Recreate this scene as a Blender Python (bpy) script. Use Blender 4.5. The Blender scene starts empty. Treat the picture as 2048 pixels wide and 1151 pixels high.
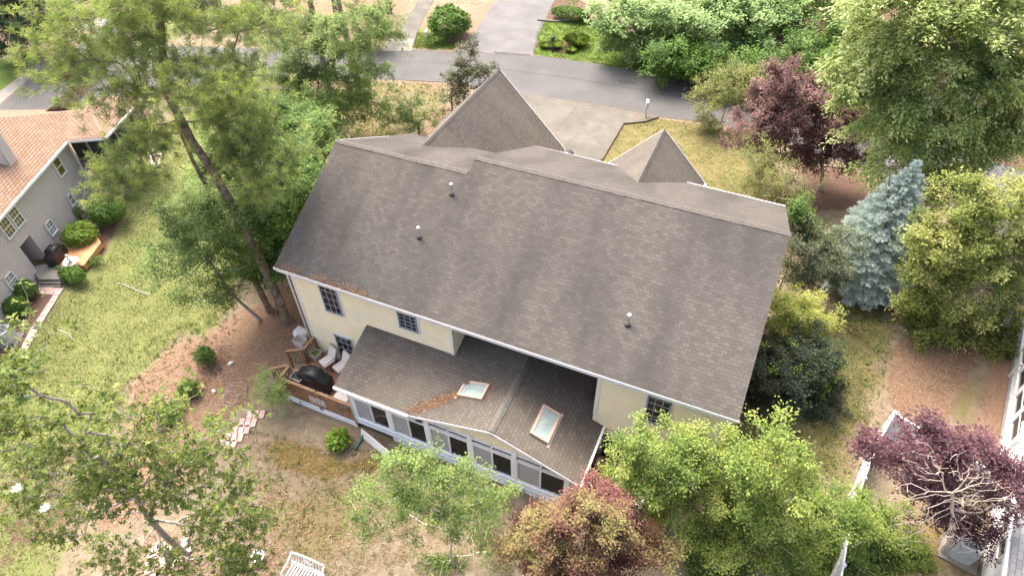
import bpy, math, random
import numpy as np
R_ = math.radians
sc = bpy.context.scene
COL = sc.collection
# ---------------------------------------------------------------- camera
CAM = np.array([16.24812, -13.65864, 23.19582]); YAW, PIT, ROL, FPX = -0.42387, 0.79046, -0.017518, 1275.913
PW, PH = 2048, 1151                                     # the size of the surveyed photograph
def _basis():
    fw = np.array([math.sin(YAW)*math.cos(PIT), math.cos(YAW)*math.cos(PIT), -math.sin(PIT)])
    r = np.array([math.cos(YAW), -math.sin(YAW), 0.]); u = np.cross(r, fw)
    return fw, r*math.cos(ROL)+u*math.sin(ROL), -r*math.sin(ROL)+u*math.cos(ROL)
FW, RT, UP = _basis()
FH = np.array([math.sin(YAW), math.cos(YAW), 0.])
from mathutils import Matrix, Vector
cam = bpy.data.cameras.new('camera'); co = bpy.data.objects.new('camera', cam); COL.objects.link(co)
m = Matrix.Identity(4)
for i in range(3):
    m[i][0], m[i][1], m[i][2], m[i][3] = RT[i], UP[i], -FW[i], CAM[i]
co.matrix_world = m
cam.sensor_width = 36; cam.lens = FPX/PW*36; cam.clip_end = 3000; cam.clip_start = .1
sc.camera = co
# ---------------------------------------------------------------- sky, sun, exposure
SUN_EL, SUN_AZ = 60, (-0.80, 0.60)                     # direction on the ground TOWARDS the sun
w = bpy.data.worlds.new('World'); sc.world = w; w.use_nodes = True
nt = w.node_tree; bg = nt.nodes['Background']
sky = nt.nodes.new('ShaderNodeTexSky'); sky.sky_type = 'NISHITA'; sky.sun_disc = False
sky.sun_elevation = R_(SUN_EL); sky.sun_rotation = math.atan2(SUN_AZ[0], SUN_AZ[1])
sky.air_density = 0.7; sky.dust_density = 9.0; sky.ozone_density = 1.0
nt.links.new(sky.outputs[0], bg.inputs[0]); bg.inputs[1].default_value = 0.15
sl = bpy.data.lights.new('sun', 'SUN'); so = bpy.data.objects.new('sun', sl); COL.objects.link(so)
sl.energy = .7; sl.angle = R_(24); sl.color = (1, .95, .87)
d = Vector((SUN_AZ[0]*math.cos(R_(SUN_EL)), SUN_AZ[1]*math.cos(R_(SUN_EL)), math.sin(R_(SUN_EL))))
so.rotation_euler = d.to_track_quat('Z', 'Y').to_euler()
sc.view_settings.view_transform = 'Standard'; sc.view_settings.look = 'None'
sc.view_settings.exposure = 2.02; sc.view_settings.gamma = 1
sc.render.engine = 'CYCLES'
sc.cycles.max_bounces = 8; sc.cycles.transparent_max_bounces = 6
sc.cycles.use_denoising = True; sc.cycles.denoising_prefilter = 'NONE'

# ---------------------------------------------------------------- survey helpers: a pixel of the photo and one known plane give a point
GZ = -0.5
def ray(px, py): return FW + RT*(px-PW/2)/FPX - UP*(py-PH/2)/FPX
def atz(px, py, z=GZ): d = ray(px, py); return CAM + d*(z-CAM[2])/d[2]
def aty(px, py, y): d = ray(px, py); return CAM + d*(y-CAM[1])/d[1]
def plane(px, py, P, n): d = ray(px, py); P = np.asarray(P, float); n = np.asarray(n, float); return CAM + d*((P-CAM)@n)/(d@n)
def upright(base, px, py, off=0.): return plane(px, py, np.asarray(base)-FH*off, FH)
def depth(P): return float((np.asarray(P)-CAM)@FW)
rng = np.random.default_rng(7); random.seed(7)

# ---------------------------------------------------------------- objects
def tag(o, label=None, cat=None, group=None, kind=None):
    if label: o['label'] = label
    if cat: o['category'] = cat
    if group: o['group'] = group
    if kind: o['kind'] = kind
    return o
def thing(name, loc, label, cat, group=None, rz=0):
    o = bpy.data.objects.new(name, None); COL.objects.link(o); o.empty_display_size = .3
    o.location = tuple(map(float, loc)); o.rotation_euler = (0, 0, rz)
    return tag(o, label, cat, group)
def wmat(o):
    m = Matrix.LocRotScale(o.location, o.rotation_euler, o.scale)
    return wmat(o.parent) @ o.matrix_parent_inverse @ m if o.parent else m
def link(o, parent):
    COL.objects.link(o)
    if parent:
        o.parent = parent; o.matrix_parent_inverse = wmat(parent).inverted()
    return o
def npmesh(name, co, sizes, idx, mat, parent=None, uv=None, tint=None, smooth=False):
    me = bpy.data.meshes.new(name)
    co = np.ascontiguousarray(co, np.float32); idx = np.ascontiguousarray(idx, np.int32); sizes = np.ascontiguousarray(sizes, np.int32)
    me.vertices.add(len(co)); me.vertices.foreach_set('co', co.ravel())
    me.loops.add(len(idx)); me.loops.foreach_set('vertex_index', idx)
    st = np.zeros(len(sizes), np.int32); st[1:] = np.cumsum(sizes)[:-1]
    me.polygons.add(len(sizes)); me.polygons.foreach_set('loop_start', st)
    if uv is not None:
        l = me.uv_layers.new(name='UVMap'); l.data.foreach_set('uv', np.ascontiguousarray(uv, np.float32).ravel())
    if tint is not None:
        a = me.attributes.new('tint', 'FLOAT', 'FACE'); a.data.foreach_set('value', np.ascontiguousarray(tint, np.float32))
    me.update(calc_edges=True)
    if smooth: me.polygons.foreach_set('use_smooth', np.ones(len(sizes), bool))
    me.materials.append(mat)
    return link(bpy.data.objects.new(name, me), parent)

def rot(rz): return np.array([[math.cos(rz), -math.sin(rz), 0], [math.sin(rz), math.cos(rz), 0], [0, 0, 1.]])
class MB:
    """collects faces in world coordinates; build() links them as ONE mesh object"""
    def __init__(s): s.v = []; s.f = []; s.uv = []
    def poly(s, pts, uv=None):
        n = len(s.v); s.v += [tuple(map(float, p)) for p in pts]; s.f.append(list(range(n, n+len(pts))))
        s.uv += list(uv) if uv is not None else [(0, 0)]*len(pts); return s
    def slab(s, pts, nrm, t):
        """a polygon with thickness t against nrm"""
        pts = [np.asarray(p, float) for p in pts]; low = [p-np.asarray(nrm)*t for p in pts]
        s.poly(pts); s.poly(low[::-1])
        for i in range(len(pts)):
            j = (i+1) % len(pts); s.poly([pts[j], pts[i], low[i], low[j]])
        return s
    def box(s, c, size, rz=0., M=None):
        c = np.asarray(c, float); h = np.asarray(size, float)/2; M = rot(rz) if M is None else M
        P = [c+M@(np.array([x, y, z])*h) for z in (-1, 1) for y in (-1, 1) for x in (-1, 1)]
        for q in ((0, 2, 3, 1), (4, 5, 7, 6), (0, 1, 5, 4), (2, 6, 7, 3), (0, 4, 6, 2), (1, 3, 7, 5)): s.poly([P[i] for i in q])
        return s
    def bar(s, a, b, w, h, up=(0, 0, 1)):
        a = np.asarray(a, float); b = np.asarray(b, float); d = b-a; L = np.linalg.norm(d); d /= L
        up = np.asarray(up, float); x = np.cross(d, up)
        if np.linalg.norm(x) < 1e-4: x = np.cross(d, (1, 0, 0))
        x /= np.linalg.norm(x); u = np.cross(x, d)
        return s.box((a+b)/2, (w, L, h), M=np.array([x, d, u]).T)
    def tube(s, pts, r, n=8, cap=True):
        pts = [np.asarray(p, float) for p in pts]; r = r if hasattr(r, '__len__') else [r]*len(pts)
        rings = []
        for i, p in enumerate(pts):
            d = pts[min(i+1, len(pts)-1)]-pts[max(i-1, 0)]; d /= np.linalg.norm(d)+1e-9
            x = np.cross(d, (0, 0, 1.)) if abs(d[2]) < .95 else np.cross(d, (0, 1., 0)); x /= np.linalg.norm(x); y = np.cross(d, x)
            rings.append([p+r[i]*(x*math.cos(2*math.pi*k/n)+y*math.sin(2*math.pi*k/n)) for k in range(n)])
        b = len(s.v)
        for rg in rings: s.v += [tuple(q) for q in rg]
        for i in range(len(rings)-1):
            for k in range(n):
                s.f.append([b+i*n+k, b+(i+1)*n+k, b+(i+1)*n+(k+1) % n, b+i*n+(k+1) % n]); s.uv += [(0, 0)]*4
        if cap:
            s.f.append([b+k for k in range(n)]); s.uv += [(0, 0)]*n
            e = b+(len(rings)-1)*n; s.f.append([e+k for k in range(n)][::-1]); s.uv += [(0, 0)]*n
        return s
    def lathe(s, c, prof, n=16):
        """prof: list of (radius, z)"""
        b = len(s.v); c = np.asarray(c, float)
        for r, z in prof:
            for k in range(n): s.v.append(tuple(c+(r*math.cos(2*math.pi*k/n), r*math.sin(2*math.pi*k/n), z)))
        for i in range(len(prof)-1):
            for k in range(n):
                s.f.append([b+i*n+k, b+i*n+(k+1) % n, b+(i+1)*n+(k+1) % n, b+(i+1)*n+k]); s.uv += [(0, 0)]*4
        s.f.append([b+k for k in range(n)][::-1]); s.uv += [(0, 0)]*n
        e = b+(len(prof)-1)*n; s.f.append([e+k for k in range(n)]); s.uv += [(0, 0)]*n
        return s
    def build(s, name, mat, parent=None, smooth=False, bevel=0):
        o = npmesh(name, np.array(s.v), [len(f) for f in s.f], [i for f in s.f for i in f], mat, parent, uv=s.uv, smooth=smooth)
        if bevel:
            b = o.modifiers.new('bevel', 'BEVEL'); b.width = bevel; b.segments = 2; b.limit_method = 'ANGLE'
        return o

# ---------------------------------------------------------------- materials
def mat(name, base, rough=.7, var=0., scale=6., bump=0., bscale=60., spec=.3, metal=0., dark=None, dscale=1.2, damt=0.):
    m = bpy.data.materials.new(name); m.use_nodes = True; n = m.node_tree.nodes; L = m.node_tree.links; b = n['Principled BSDF']
    b.inputs['Roughness'].default_value = rough; b.inputs['Specular IOR Level'].default_value = spec; b.inputs['Metallic'].default_value = metal
    b.inputs['Base Color'].default_value = (*base, 1)
    tc = n.new('ShaderNodeTexCoord'); col = None
    if var:
        t = n.new('ShaderNodeTexNoise'); t.inputs['Scale'].default_value = scale; t.inputs['Detail'].default_value = 6; L.new(tc.outputs['Object'], t.inputs['Vector'])
        r = n.new('ShaderNodeValToRGB'); r.color_ramp.elements[0].position = .3; r.color_ramp.elements[1].position = .7
        r.color_ramp.elements[0].color = (*[c*(1-var) for c in base], 1); r.color_ramp.elements[1].color = (*[min(1, c*(1+var)) for c in base], 1)
        L.new(t.outputs[0], r.inputs[0]); col = r.outputs[0]
    if dark:
        t = n.new('ShaderNodeTexNoise'); t.inputs['Scale'].default_value = dscale; t.inputs['Detail'].default_value = 8; L.new(tc.outputs['Object'], t.inputs['Vector'])
        mr = n.new('ShaderNodeMapRange'); mr.inputs[1].default_value = .5; mr.inputs[2].default_value = .7; mr.inputs[4].default_value = damt; L.new(t.outputs[0], mr.inputs[0])
        x = n.new('ShaderNodeMix'); x.data_type = 'RGBA'; L.new(mr.outputs[0], x.inputs[0])
        if col: L.new(col, x.inputs[6])
        else: x.inputs[6].default_value = (*base, 1)
        x.inputs[7].default_value = (*dark, 1); col = x.outputs[2]
    if col: L.new(col, b.inputs['Base Color'])
    if bump:
        t = n.new('ShaderNodeTexNoise'); t.inputs['Scale'].default_value = bscale; t.inputs['Detail'].default_value = 4; L.new(tc.outputs['Object'], t.inputs['Vector'])
        u = n.new('ShaderNodeBump'); u.inputs['Strength'].default_value = bump; u.inputs['Distance'].default_value = .02
        L.new(t.outputs[0], u.inputs['Height']); L.new(u.outputs[0], b.inputs['Normal'])
    return m

def siding_mat(name, base, lap_shade_dirt, patch):
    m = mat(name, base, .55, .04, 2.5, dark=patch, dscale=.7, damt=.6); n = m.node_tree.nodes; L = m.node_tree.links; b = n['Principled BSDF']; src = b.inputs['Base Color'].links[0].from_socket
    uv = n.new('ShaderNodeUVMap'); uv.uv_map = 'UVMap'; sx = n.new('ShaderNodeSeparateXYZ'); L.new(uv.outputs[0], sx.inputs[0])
    r = n.new('ShaderNodeMapRange'); r.inputs[1].default_value = .66; r.inputs[2].default_value = .98; r.inputs[4].default_value = 1.; L.new(sx.outputs[1], r.inputs[0])  # lap shade and dirt painted into the colour, darker towards each board's top
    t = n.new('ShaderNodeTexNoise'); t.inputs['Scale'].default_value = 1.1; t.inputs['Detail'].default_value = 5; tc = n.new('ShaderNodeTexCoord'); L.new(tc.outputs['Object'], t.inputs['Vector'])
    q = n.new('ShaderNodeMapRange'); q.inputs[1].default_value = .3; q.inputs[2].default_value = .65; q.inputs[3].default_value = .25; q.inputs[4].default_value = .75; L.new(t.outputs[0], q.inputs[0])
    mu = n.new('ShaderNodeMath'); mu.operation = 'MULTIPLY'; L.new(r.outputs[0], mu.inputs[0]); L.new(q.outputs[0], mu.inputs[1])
    x = n.new('ShaderNodeMix'); x.data_type = 'RGBA'; L.new(mu.outputs[0], x.inputs[0]); L.new(src, x.inputs[6]); x.inputs[7].default_value = (*lap_shade_dirt, 1); L.new(x.outputs[2], b.inputs['Base Color'])
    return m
def shingle_mat(name, c1, c2, cm, stain, samt, bw=.32, rh=.15, mortar=.012):
    m = bpy.data.materials.new(name); m.use_nodes = True; n = m.node_tree.nodes; L = m.node_tree.links; b = n['Principled BSDF']
    b.inputs['Roughness'].default_value = .9; b.inputs['Specular IOR Level'].default_value = .2
    uv = n.new('ShaderNodeUVMap'); uv.uv_map = 'UVMap'
    wob = n.new('ShaderNodeTexNoise'); wob.inputs['Scale'].default_value = 1.3; L.new(uv.outputs[0], wob.inputs['Vector'])
    mp = n.new('ShaderNodeMix'); mp.data_type = 'VECTOR'; mp.inputs[0].default_value = .02; L.new(uv.outputs[0], mp.inputs[4]); L.new(wob.outputs[1], mp.inputs[5])
    br = n.new('ShaderNodeTexBrick'); br.offset = .5; br.inputs['Scale'].default_value = 1; br.inputs['Brick Width'].default_value = bw; br.inputs['Row Height'].default_value = rh
    br.inputs['Mortar Size'].default_value = mortar; br.inputs['Mortar Smooth'].default_value = .3; br.inputs['Bias'].default_value = -.1
    br.inputs['Color1'].default_value = (*c1, 1); br.inputs['Color2'].default_value = (*c2, 1); br.inputs['Mortar'].default_value = (*cm, 1)
    L.new(mp.outputs[1], br.inputs['Vector'])
    # weather stains with a shape of their own: streaks that run down the slope
    sp = n.new('ShaderNodeMapping'); sp.inputs['Scale'].default_value = (.55, .16, 1); L.new(uv.outputs[0], sp.inputs['Vector'])
    s1 = n.new('ShaderNodeTexNoise'); s1.inputs['Scale'].default_value = 1.; s1.inputs['Detail'].default_value = 5; L.new(sp.outputs[0], s1.inputs['Vector'])
    mr = n.new('ShaderNodeMapRange'); mr.inputs[1].default_value = .44; mr.inputs[2].default_value = .72; mr.inputs[4].default_value = samt; L.new(s1.outputs[0], mr.inputs[0])
    x = n.new('ShaderNodeMix'); x.data_type = 'RGBA'; L.new(mr.outputs[0], x.inputs[0]); L.new(br.outputs['Color'], x.inputs[6]); x.inputs[7].default_value = (*stain, 1)
    g = n.new('ShaderNodeTexNoise'); g.inputs['Scale'].default_value = 30; g.inputs['Detail'].default_value = 3; L.new(uv.outputs[0], g.inputs['Vector'])
    gr = n.new('ShaderNodeMapRange'); gr.inputs[3].default_value = .72; gr.inputs[4].default_value = 1.28; L.new(g.outputs[0], gr.inputs[0])
    y = n.new('ShaderNodeMix'); y.data_type = 'RGBA'; y.blend_type = 'MULTIPLY'; y.inputs[0].default_value = 1; L.new(x.outputs[2], y.inputs[6]); L.new(gr.outputs[0], y.inputs[7])
    L.new(y.outputs[2], b.inputs['Base Color'])
    u = n.new('ShaderNodeBump'); u.inputs['Strength'].default_value = .6; u.inputs['Distance'].default_value = .012; u.invert = True
    L.new(br.outputs['Fac'], u.inputs['Height']); L.new(u.outputs[0], b.inputs['Normal'])
    return m

def leaf_mat(name, cols, trans=.3, rough=.55, spec=.16, tcol=(1.15, 1.25, .6)):
    m = bpy.data.materials.new(name); m.use_nodes = True; n = m.node_tree.nodes; L = m.node_tree.links; b = n['Principled BSDF']; out = n['Material Output']
    a = n.new('ShaderNodeAttribute'); a.attribute_name = 'tint'
    r = n.new('ShaderNodeValToRGB'); e = r.color_ramp.elements
    while len(e) < len(cols): e.new(.5)
    for i, c in enumerate(cols): e[i].position = i/(len(cols)-1); e[i].color = (*c, 1)
    L.new(a.outputs['Fac'], r.inputs[0]); L.new(r.outputs[0], b.inputs['Base Color'])
    b.inputs['Roughness'].default_value = rough; b.inputs['Specular IOR Level'].default_value = spec
    if trans:
        t = n.new('ShaderNodeBsdfTranslucent'); mu = n.new('ShaderNodeMix'); mu.data_type = 'RGBA'; mu.blend_type = 'MULTIPLY'; mu.inputs[0].default_value = 1
        L.new(r.outputs[0], mu.inputs[6]); mu.inputs[7].default_value = (*tcol, 1); L.new(mu.outputs[2], t.inputs[0])
        x = n.new('ShaderNodeMixShader'); x.inputs[0].default_value = trans; L.new(b.outputs[0], x.inputs[1]); L.new(t.outputs[0], x.inputs[2]); L.new(x.outputs[0], out.inputs[0])
    return m

def glass_mat(name, tint=(.8, .85, .85), clear=.6):
    m = bpy.data.materials.new(name); m.use_nodes = True; n = m.node_tree.nodes; L = m.node_tree.links; out = n['Material Output']
    b = n['Principled BSDF']; b.inputs['Base Color'].default_value = (.02, .025, .03, 1); b.inputs['Roughness'].default_value = .04; b.inputs['Specular IOR Level'].default_value = .8
    t = n.new('ShaderNodeBsdfTransparent'); t.inputs[0].default_value = (*tint, 1)
    x = n.new('ShaderNodeMixShader'); x.inputs[0].default_value = clear; L.new(b.outputs[0], x.inputs[1]); L.new(t.outputs[0], x.inputs[2]); L.new(x.outputs[0], out.inputs[0])
    return m

M = dict(
    shingle=shingle_mat('grey_shingles', (.08, .0735, .065), (.107, .099, .088), (.058, .053, .047), (.047, .044, .04), .9, bw=.22, rh=.14, mortar=.006),
    shingle_old=shingle_mat('weathered_shingles', (.103, .09, .076), (.137, .121, .102), (.064, .055, .045), (.165, .15, .115), .55, bw=.22, rh=.14, mortar=.01),
    shingle_tan=shingle_mat('tan_shingles', (.215, .14, .092), (.275, .192, .135), (.10, .06, .038), (.24, .175, .125), .35, bw=.3, rh=.15, mortar=.02),
    shingle_pale=shingle_mat('pale_grey_shingles', (.2, .205, .21), (.27, .275, .28), (.13, .13, .135), (.22, .225, .225), .4),
    ridge=mat('ridge_caps', (.125, .115, .1), .9, .2, 9, .4, 90), ridge_tan=mat('tan_ridge_caps', (.26, .18, .125), .9, .15, 9, .3, 90),
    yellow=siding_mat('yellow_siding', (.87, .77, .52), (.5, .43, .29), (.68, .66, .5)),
    white=mat('white_trim', (.78, .78, .765), .45, .04, 3), whiteblue=mat('white_vinyl', (.78, .8, .82), .4, .05, 2),
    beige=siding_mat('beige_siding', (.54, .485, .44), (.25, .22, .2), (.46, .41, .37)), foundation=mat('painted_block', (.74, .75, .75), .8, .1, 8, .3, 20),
    slate=mat('slate_blue_frame', (.25, .285, .31), .5), grid=mat('grey_muntin', (.45, .5, .54), .5), glass=glass_mat('window_glass', (.35, .38, .4), .35),
    darkglass=mat('dark_glass', (.03, .035, .04), .06, spec=.7), amberglass=mat('amber_blind_glass', (.16, .12, .035), .15, .35, 3, spec=.6), greyglass=mat('grey_blind_glass', (.3, .31, .29), .15, .2, 3, spec=.6),  # amberglass: mottled amber base colour of the pane
    clearglass=glass_mat('clear_glass', (.85, .9, .88), .62), skyglass=mat('frosted_skylight', (.27, .34, .32), .35, .15, 4, spec=.3), screen=mat('grey_screen', (.36, .36, .37), .8, .08, 2),
    darkscreen=mat('dark_screen', (.035, .04, .042), .6, .3, 2), copper=mat('skylight_frame', (.5, .36, .29), .5, .1, 6),
    wood=mat('stained_wood', (.27, .165, .095), .7, .25, 5, .3, 40), deck=mat('deck_boards', (.30, .16, .095), .75, .25, 3, .2, 30), reddeck=mat('red_deck_boards', (.17, .07, .045), .75, .3, 3, .2, 30),
    greywood=mat('grey_wood', (.3, .26, .22), .8, .25, 5, .3, 40), black=mat('black_vinyl', (.018, .018, .02), .42, .3, 6, .5, 7, spec=.5), steel=mat('steel', (.5, .5, .5), .35, metal=.7), darkmetal=mat('dark_metal', (.05, .05, .055), .5, spec=.5),
    cushion=mat('pale_cushion', (.62, .58, .53), .9, .05, 20), greymetal=mat('grey_metal', (.42, .45, .46), .45, .1, 5), terracotta=mat('terracotta', (.42, .2, .13), .8, .15, 8), cement=mat('cement', (.5, .46, .4), .85, .15, 6, .2, 30),
    asphalt=mat('asphalt', (.098, .096, .094), .9, .14, .35, .3, 60, dark=(.07, .069, .068), dscale=.3, damt=.6), asphalt2=mat('old_asphalt', (.125, .122, .118), .9, .16, .6, .3, 60),
    concrete=mat('concrete', (.125, .116, .097), .9, .2, .9, .2, 40, dark=(.095, .089, .073), dscale=.6, damt=.8), paleconcrete=mat('pale_concrete', (.23, .215, .185), .9, .1, 1.5, .2, 40),
    brickpink=mat('pink_paver', (.5, .35, .31), .9, .2, 4, .2, 30), orange=mat('orange_pavers', (.55, .27, .13), .85, .15, 3, .2, 20), asphalt_dark=mat('dark_asphalt', (.07, .069, .068), .9, .15, 2, .3, 60), tar=mat('tar_seam', (.045, .043, .045), .8),
    mulch=mat('brown_mulch', (.13, .08, .055), .95, .35, 12, .8, 40), bark=mat('bark', (.16, .13, .10), .95, .4, 7, 1., 22), barkpine=mat('pine_bark', (.20, .155, .115), .95, .6, 4, 1., 9), barkpale=mat('pale_bark', (.5, .43, .35), .85, .2, 8, .5, 30),
    barkgrey=mat('grey_bark', (.36, .32, .28), .9, .25, 7, .6, 25), ivory=mat('ivory_petal', (.85, .83, .74), .5), clay=mat('clay_pot', (.5, .3, .22), .8, .1, 6), hose=mat('green_tube', (.05, .16, .12), .5), pale_cord=mat('pale_cord', (.6, .6, .55), .6),
    carwhite=mat('white_car_paint', (.75, .76, .77), .2, spec=.6), stone=mat('pale_stone', (.6, .56, .5), .9, .15, 10, .4, 20), bagw=mat('white_plastic', (.78, .77, .78), .4, .1, 5, .6, 9), petal=mat('leaf_litter', (.45, .22, .1), .9))
LF = dict(
    pine=leaf_mat('pine_needles', [(.125, .175, .08), (.22, .285, .115), (.345, .41, .155), (.46, .5, .18)], .35, .5),
    pine_dark=leaf_mat('pine_needles_dark', [(.06, .11, .045), (.11, .17, .06), (.17, .23, .075)], .25, .5),
    oak=leaf_mat('fine_green_leaves', [(.10, .16, .045), (.2, .28, .08), (.33, .41, .14)], .3),
    ivy=leaf_mat('deep_green_leaves', [(.05, .10, .025), (.11, .19, .04), (.22, .32, .07)], .3),
    sapling=leaf_mat('soft_green_leaves', [(.09, .15, .04), (.17, .25, .07), (.28, .36, .12)], .3),
    magnolia=leaf_mat('magnolia_leaves', [(.05, .085, .022), (.115, .165, .038), (.23, .275, .07), (.37, .36, .11)], .22, .5, .1),
    lime=leaf_mat('light_green_leaves', [(.08, .13, .035), (.16, .235, .06), (.28, .35, .11)], .3),
    crape=leaf_mat('crape_leaves', [(.07, .125, .025), (.155, .225, .048), (.28, .345, .085), (.41, .38, .12)], .33),
    willow=leaf_mat('willow_leaves', [(.13, .185, .05), (.26, .335, .10), (.44, .5, .21), (.58, .62, .36)], .32),
    yelloak=leaf_mat('yellow_green_leaves', [(.10, .14, .03), (.19, .235, .055), (.33, .35, .11), (.42, .38, .17)], .32),
    purple=leaf_mat('plum_leaves', [(.05, .027, .027), (.115, .06, .056), (.2, .115, .10), (.31, .22, .19)], .2, tcol=(1.3, .6, .6)),
    wine=leaf_mat('wine_leaves', [(.03, .016, .02), (.07, .034, .042), (.13, .06, .072), (.22, .12, .13)], .18, tcol=(1.3, .5, .6)),
    mottled=leaf_mat('mottled_leaves', [(.12, .05, .045), (.18, .09, .07), (.23, .18, .075), (.27, .27, .10)], .3, tcol=(1.2, .9, .6)),
    rose=leaf_mat('rose_leaves', [(.15, .06, .055), (.27, .12, .11), (.4, .23, .2)], .3, tcol=(1.3, .7, .6)),
    spruce=leaf_mat('blue_needles', [(.27, .35, .335), (.52, .61, .59), (.74, .82, .8)], .15, .6),
    holly=leaf_mat('dark_holly_leaves', [(.02, .032, .018), (.045, .064, .032), (.085, .11, .05)], .12, .5, .2),
    gold=leaf_mat('golden_leaves', [(.2, .23, .05), (.36, .385, .09), (.48, .5, .17)], .25),
    olive=leaf_mat('olive_leaves', [(.10, .12, .035), (.18, .2, .06), (.28, .29, .10)], .3),
    greybush=leaf_mat('grey_green_leaves', [(.055, .065, .035), (.11, .13, .065), (.2, .22, .11)], .2),
    maple=leaf_mat('maple_leaves', [(.13, .21, .07), (.27, .38, .15), (.45, .56, .27)], .35),
    forest=leaf_mat('forest_leaves', [(.045, .09, .02), (.10, .18, .035), (.19, .30, .06)], .3),
    box=leaf_mat('boxwood_leaves', [(.04, .09, .015), (.09, .17, .03), (.17, .28, .05)], .2),
    bright=leaf_mat('bright_shrub_leaves', [(.10, .17, .025), (.18, .285, .04), (.27, .38, .08)], .25),
    dark=leaf_mat('dark_tree_leaves', [(.03, .055, .03), (.07, .11, .055), (.13, .19, .09)], .2),
    bronze=leaf_mat('bronze_green_leaves', [(.045, .055, .025), (.1, .11, .05), (.2, .18, .09)], .2),
    strawneedle=leaf_mat('dry_needles', [(.14, .075, .045), (.27, .17, .105), (.4, .29, .19)], 0, .8, .2), litter=leaf_mat('fallen_leaves', [(.12, .06, .035), (.2, .105, .06), (.29, .17, .1), (.34, .25, .15)], 0, .8, .2),
    blade=leaf_mat('grass_blades', [(.12, .15, .05), (.19, .22, .08), (.29, .30, .13)], .25), blade2=leaf_mat('rich_grass', [(.075, .125, .03), (.13, .19, .045), (.2, .255, .07)], .25))

# ================================================================ THE GROUND
def gpoly(px, z=GZ): return [atz(x, y, z) for x, y in px]
def inside(P, poly):
    x, y = P[:, 0], P[:, 1]; c = np.zeros(len(P), bool); n = len(poly)
    for i in range(n):
        a, b = poly[i], poly[(i+1) % n]
        cr = ((a[1] > y) != (b[1] > y)) & (x < (b[0]-a[0])*(y-a[1])/(b[1]-a[1]+1e-12)+a[0]); c ^= cr
    return c
def edgedist(P, poly):
    d = np.full(len(P), 1e9)
    for i in range(len(poly)):
        a = np.array(poly[i][:2]); b = np.array(poly[(i+1) % len(poly)][:2]); e = b-a
        t = np.clip(((P[:, :2]-a)@e)/(e@e+1e-9), 0, 1); d = np.minimum(d, np.linalg.norm(P[:, :2]-a-t[:, None]*e, axis=1))
    return d
def soft(P, poly, s):
    s = max(s, .05); d = edgedist(P, poly); return np.clip(.5+np.where(inside(P, poly), d, -d)/(2*s), 0, 1)
LAWN = [(-60, 1200), (-30, 740), (60, 655), (120, 600), (180, 520), (235, 440), (285, 340), (330, 240), (400, 205), (560, 190), (650, 235), (600, 330), (470, 480), (470, 600), (440, 650), (330, 700), (270, 760), (230, 850), (150, 1000), (90, 1200)]
LAWN2 = [(1085, 40), (1190, 40), (1290, 80), (1400, 125), (1405, 166), (1290, 146), (1180, 126), (1066, 109), (1072, 70)]
LAWN3 = [(-60, 200), (-10, 195), (55, 140), (75, 128), (60, 118), (-40, 120)]
LAWN4 = [(824, 97), (832, 60), (860, 52), (900, 85), (930, 80), (905, 100), (860, 100)]
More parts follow.
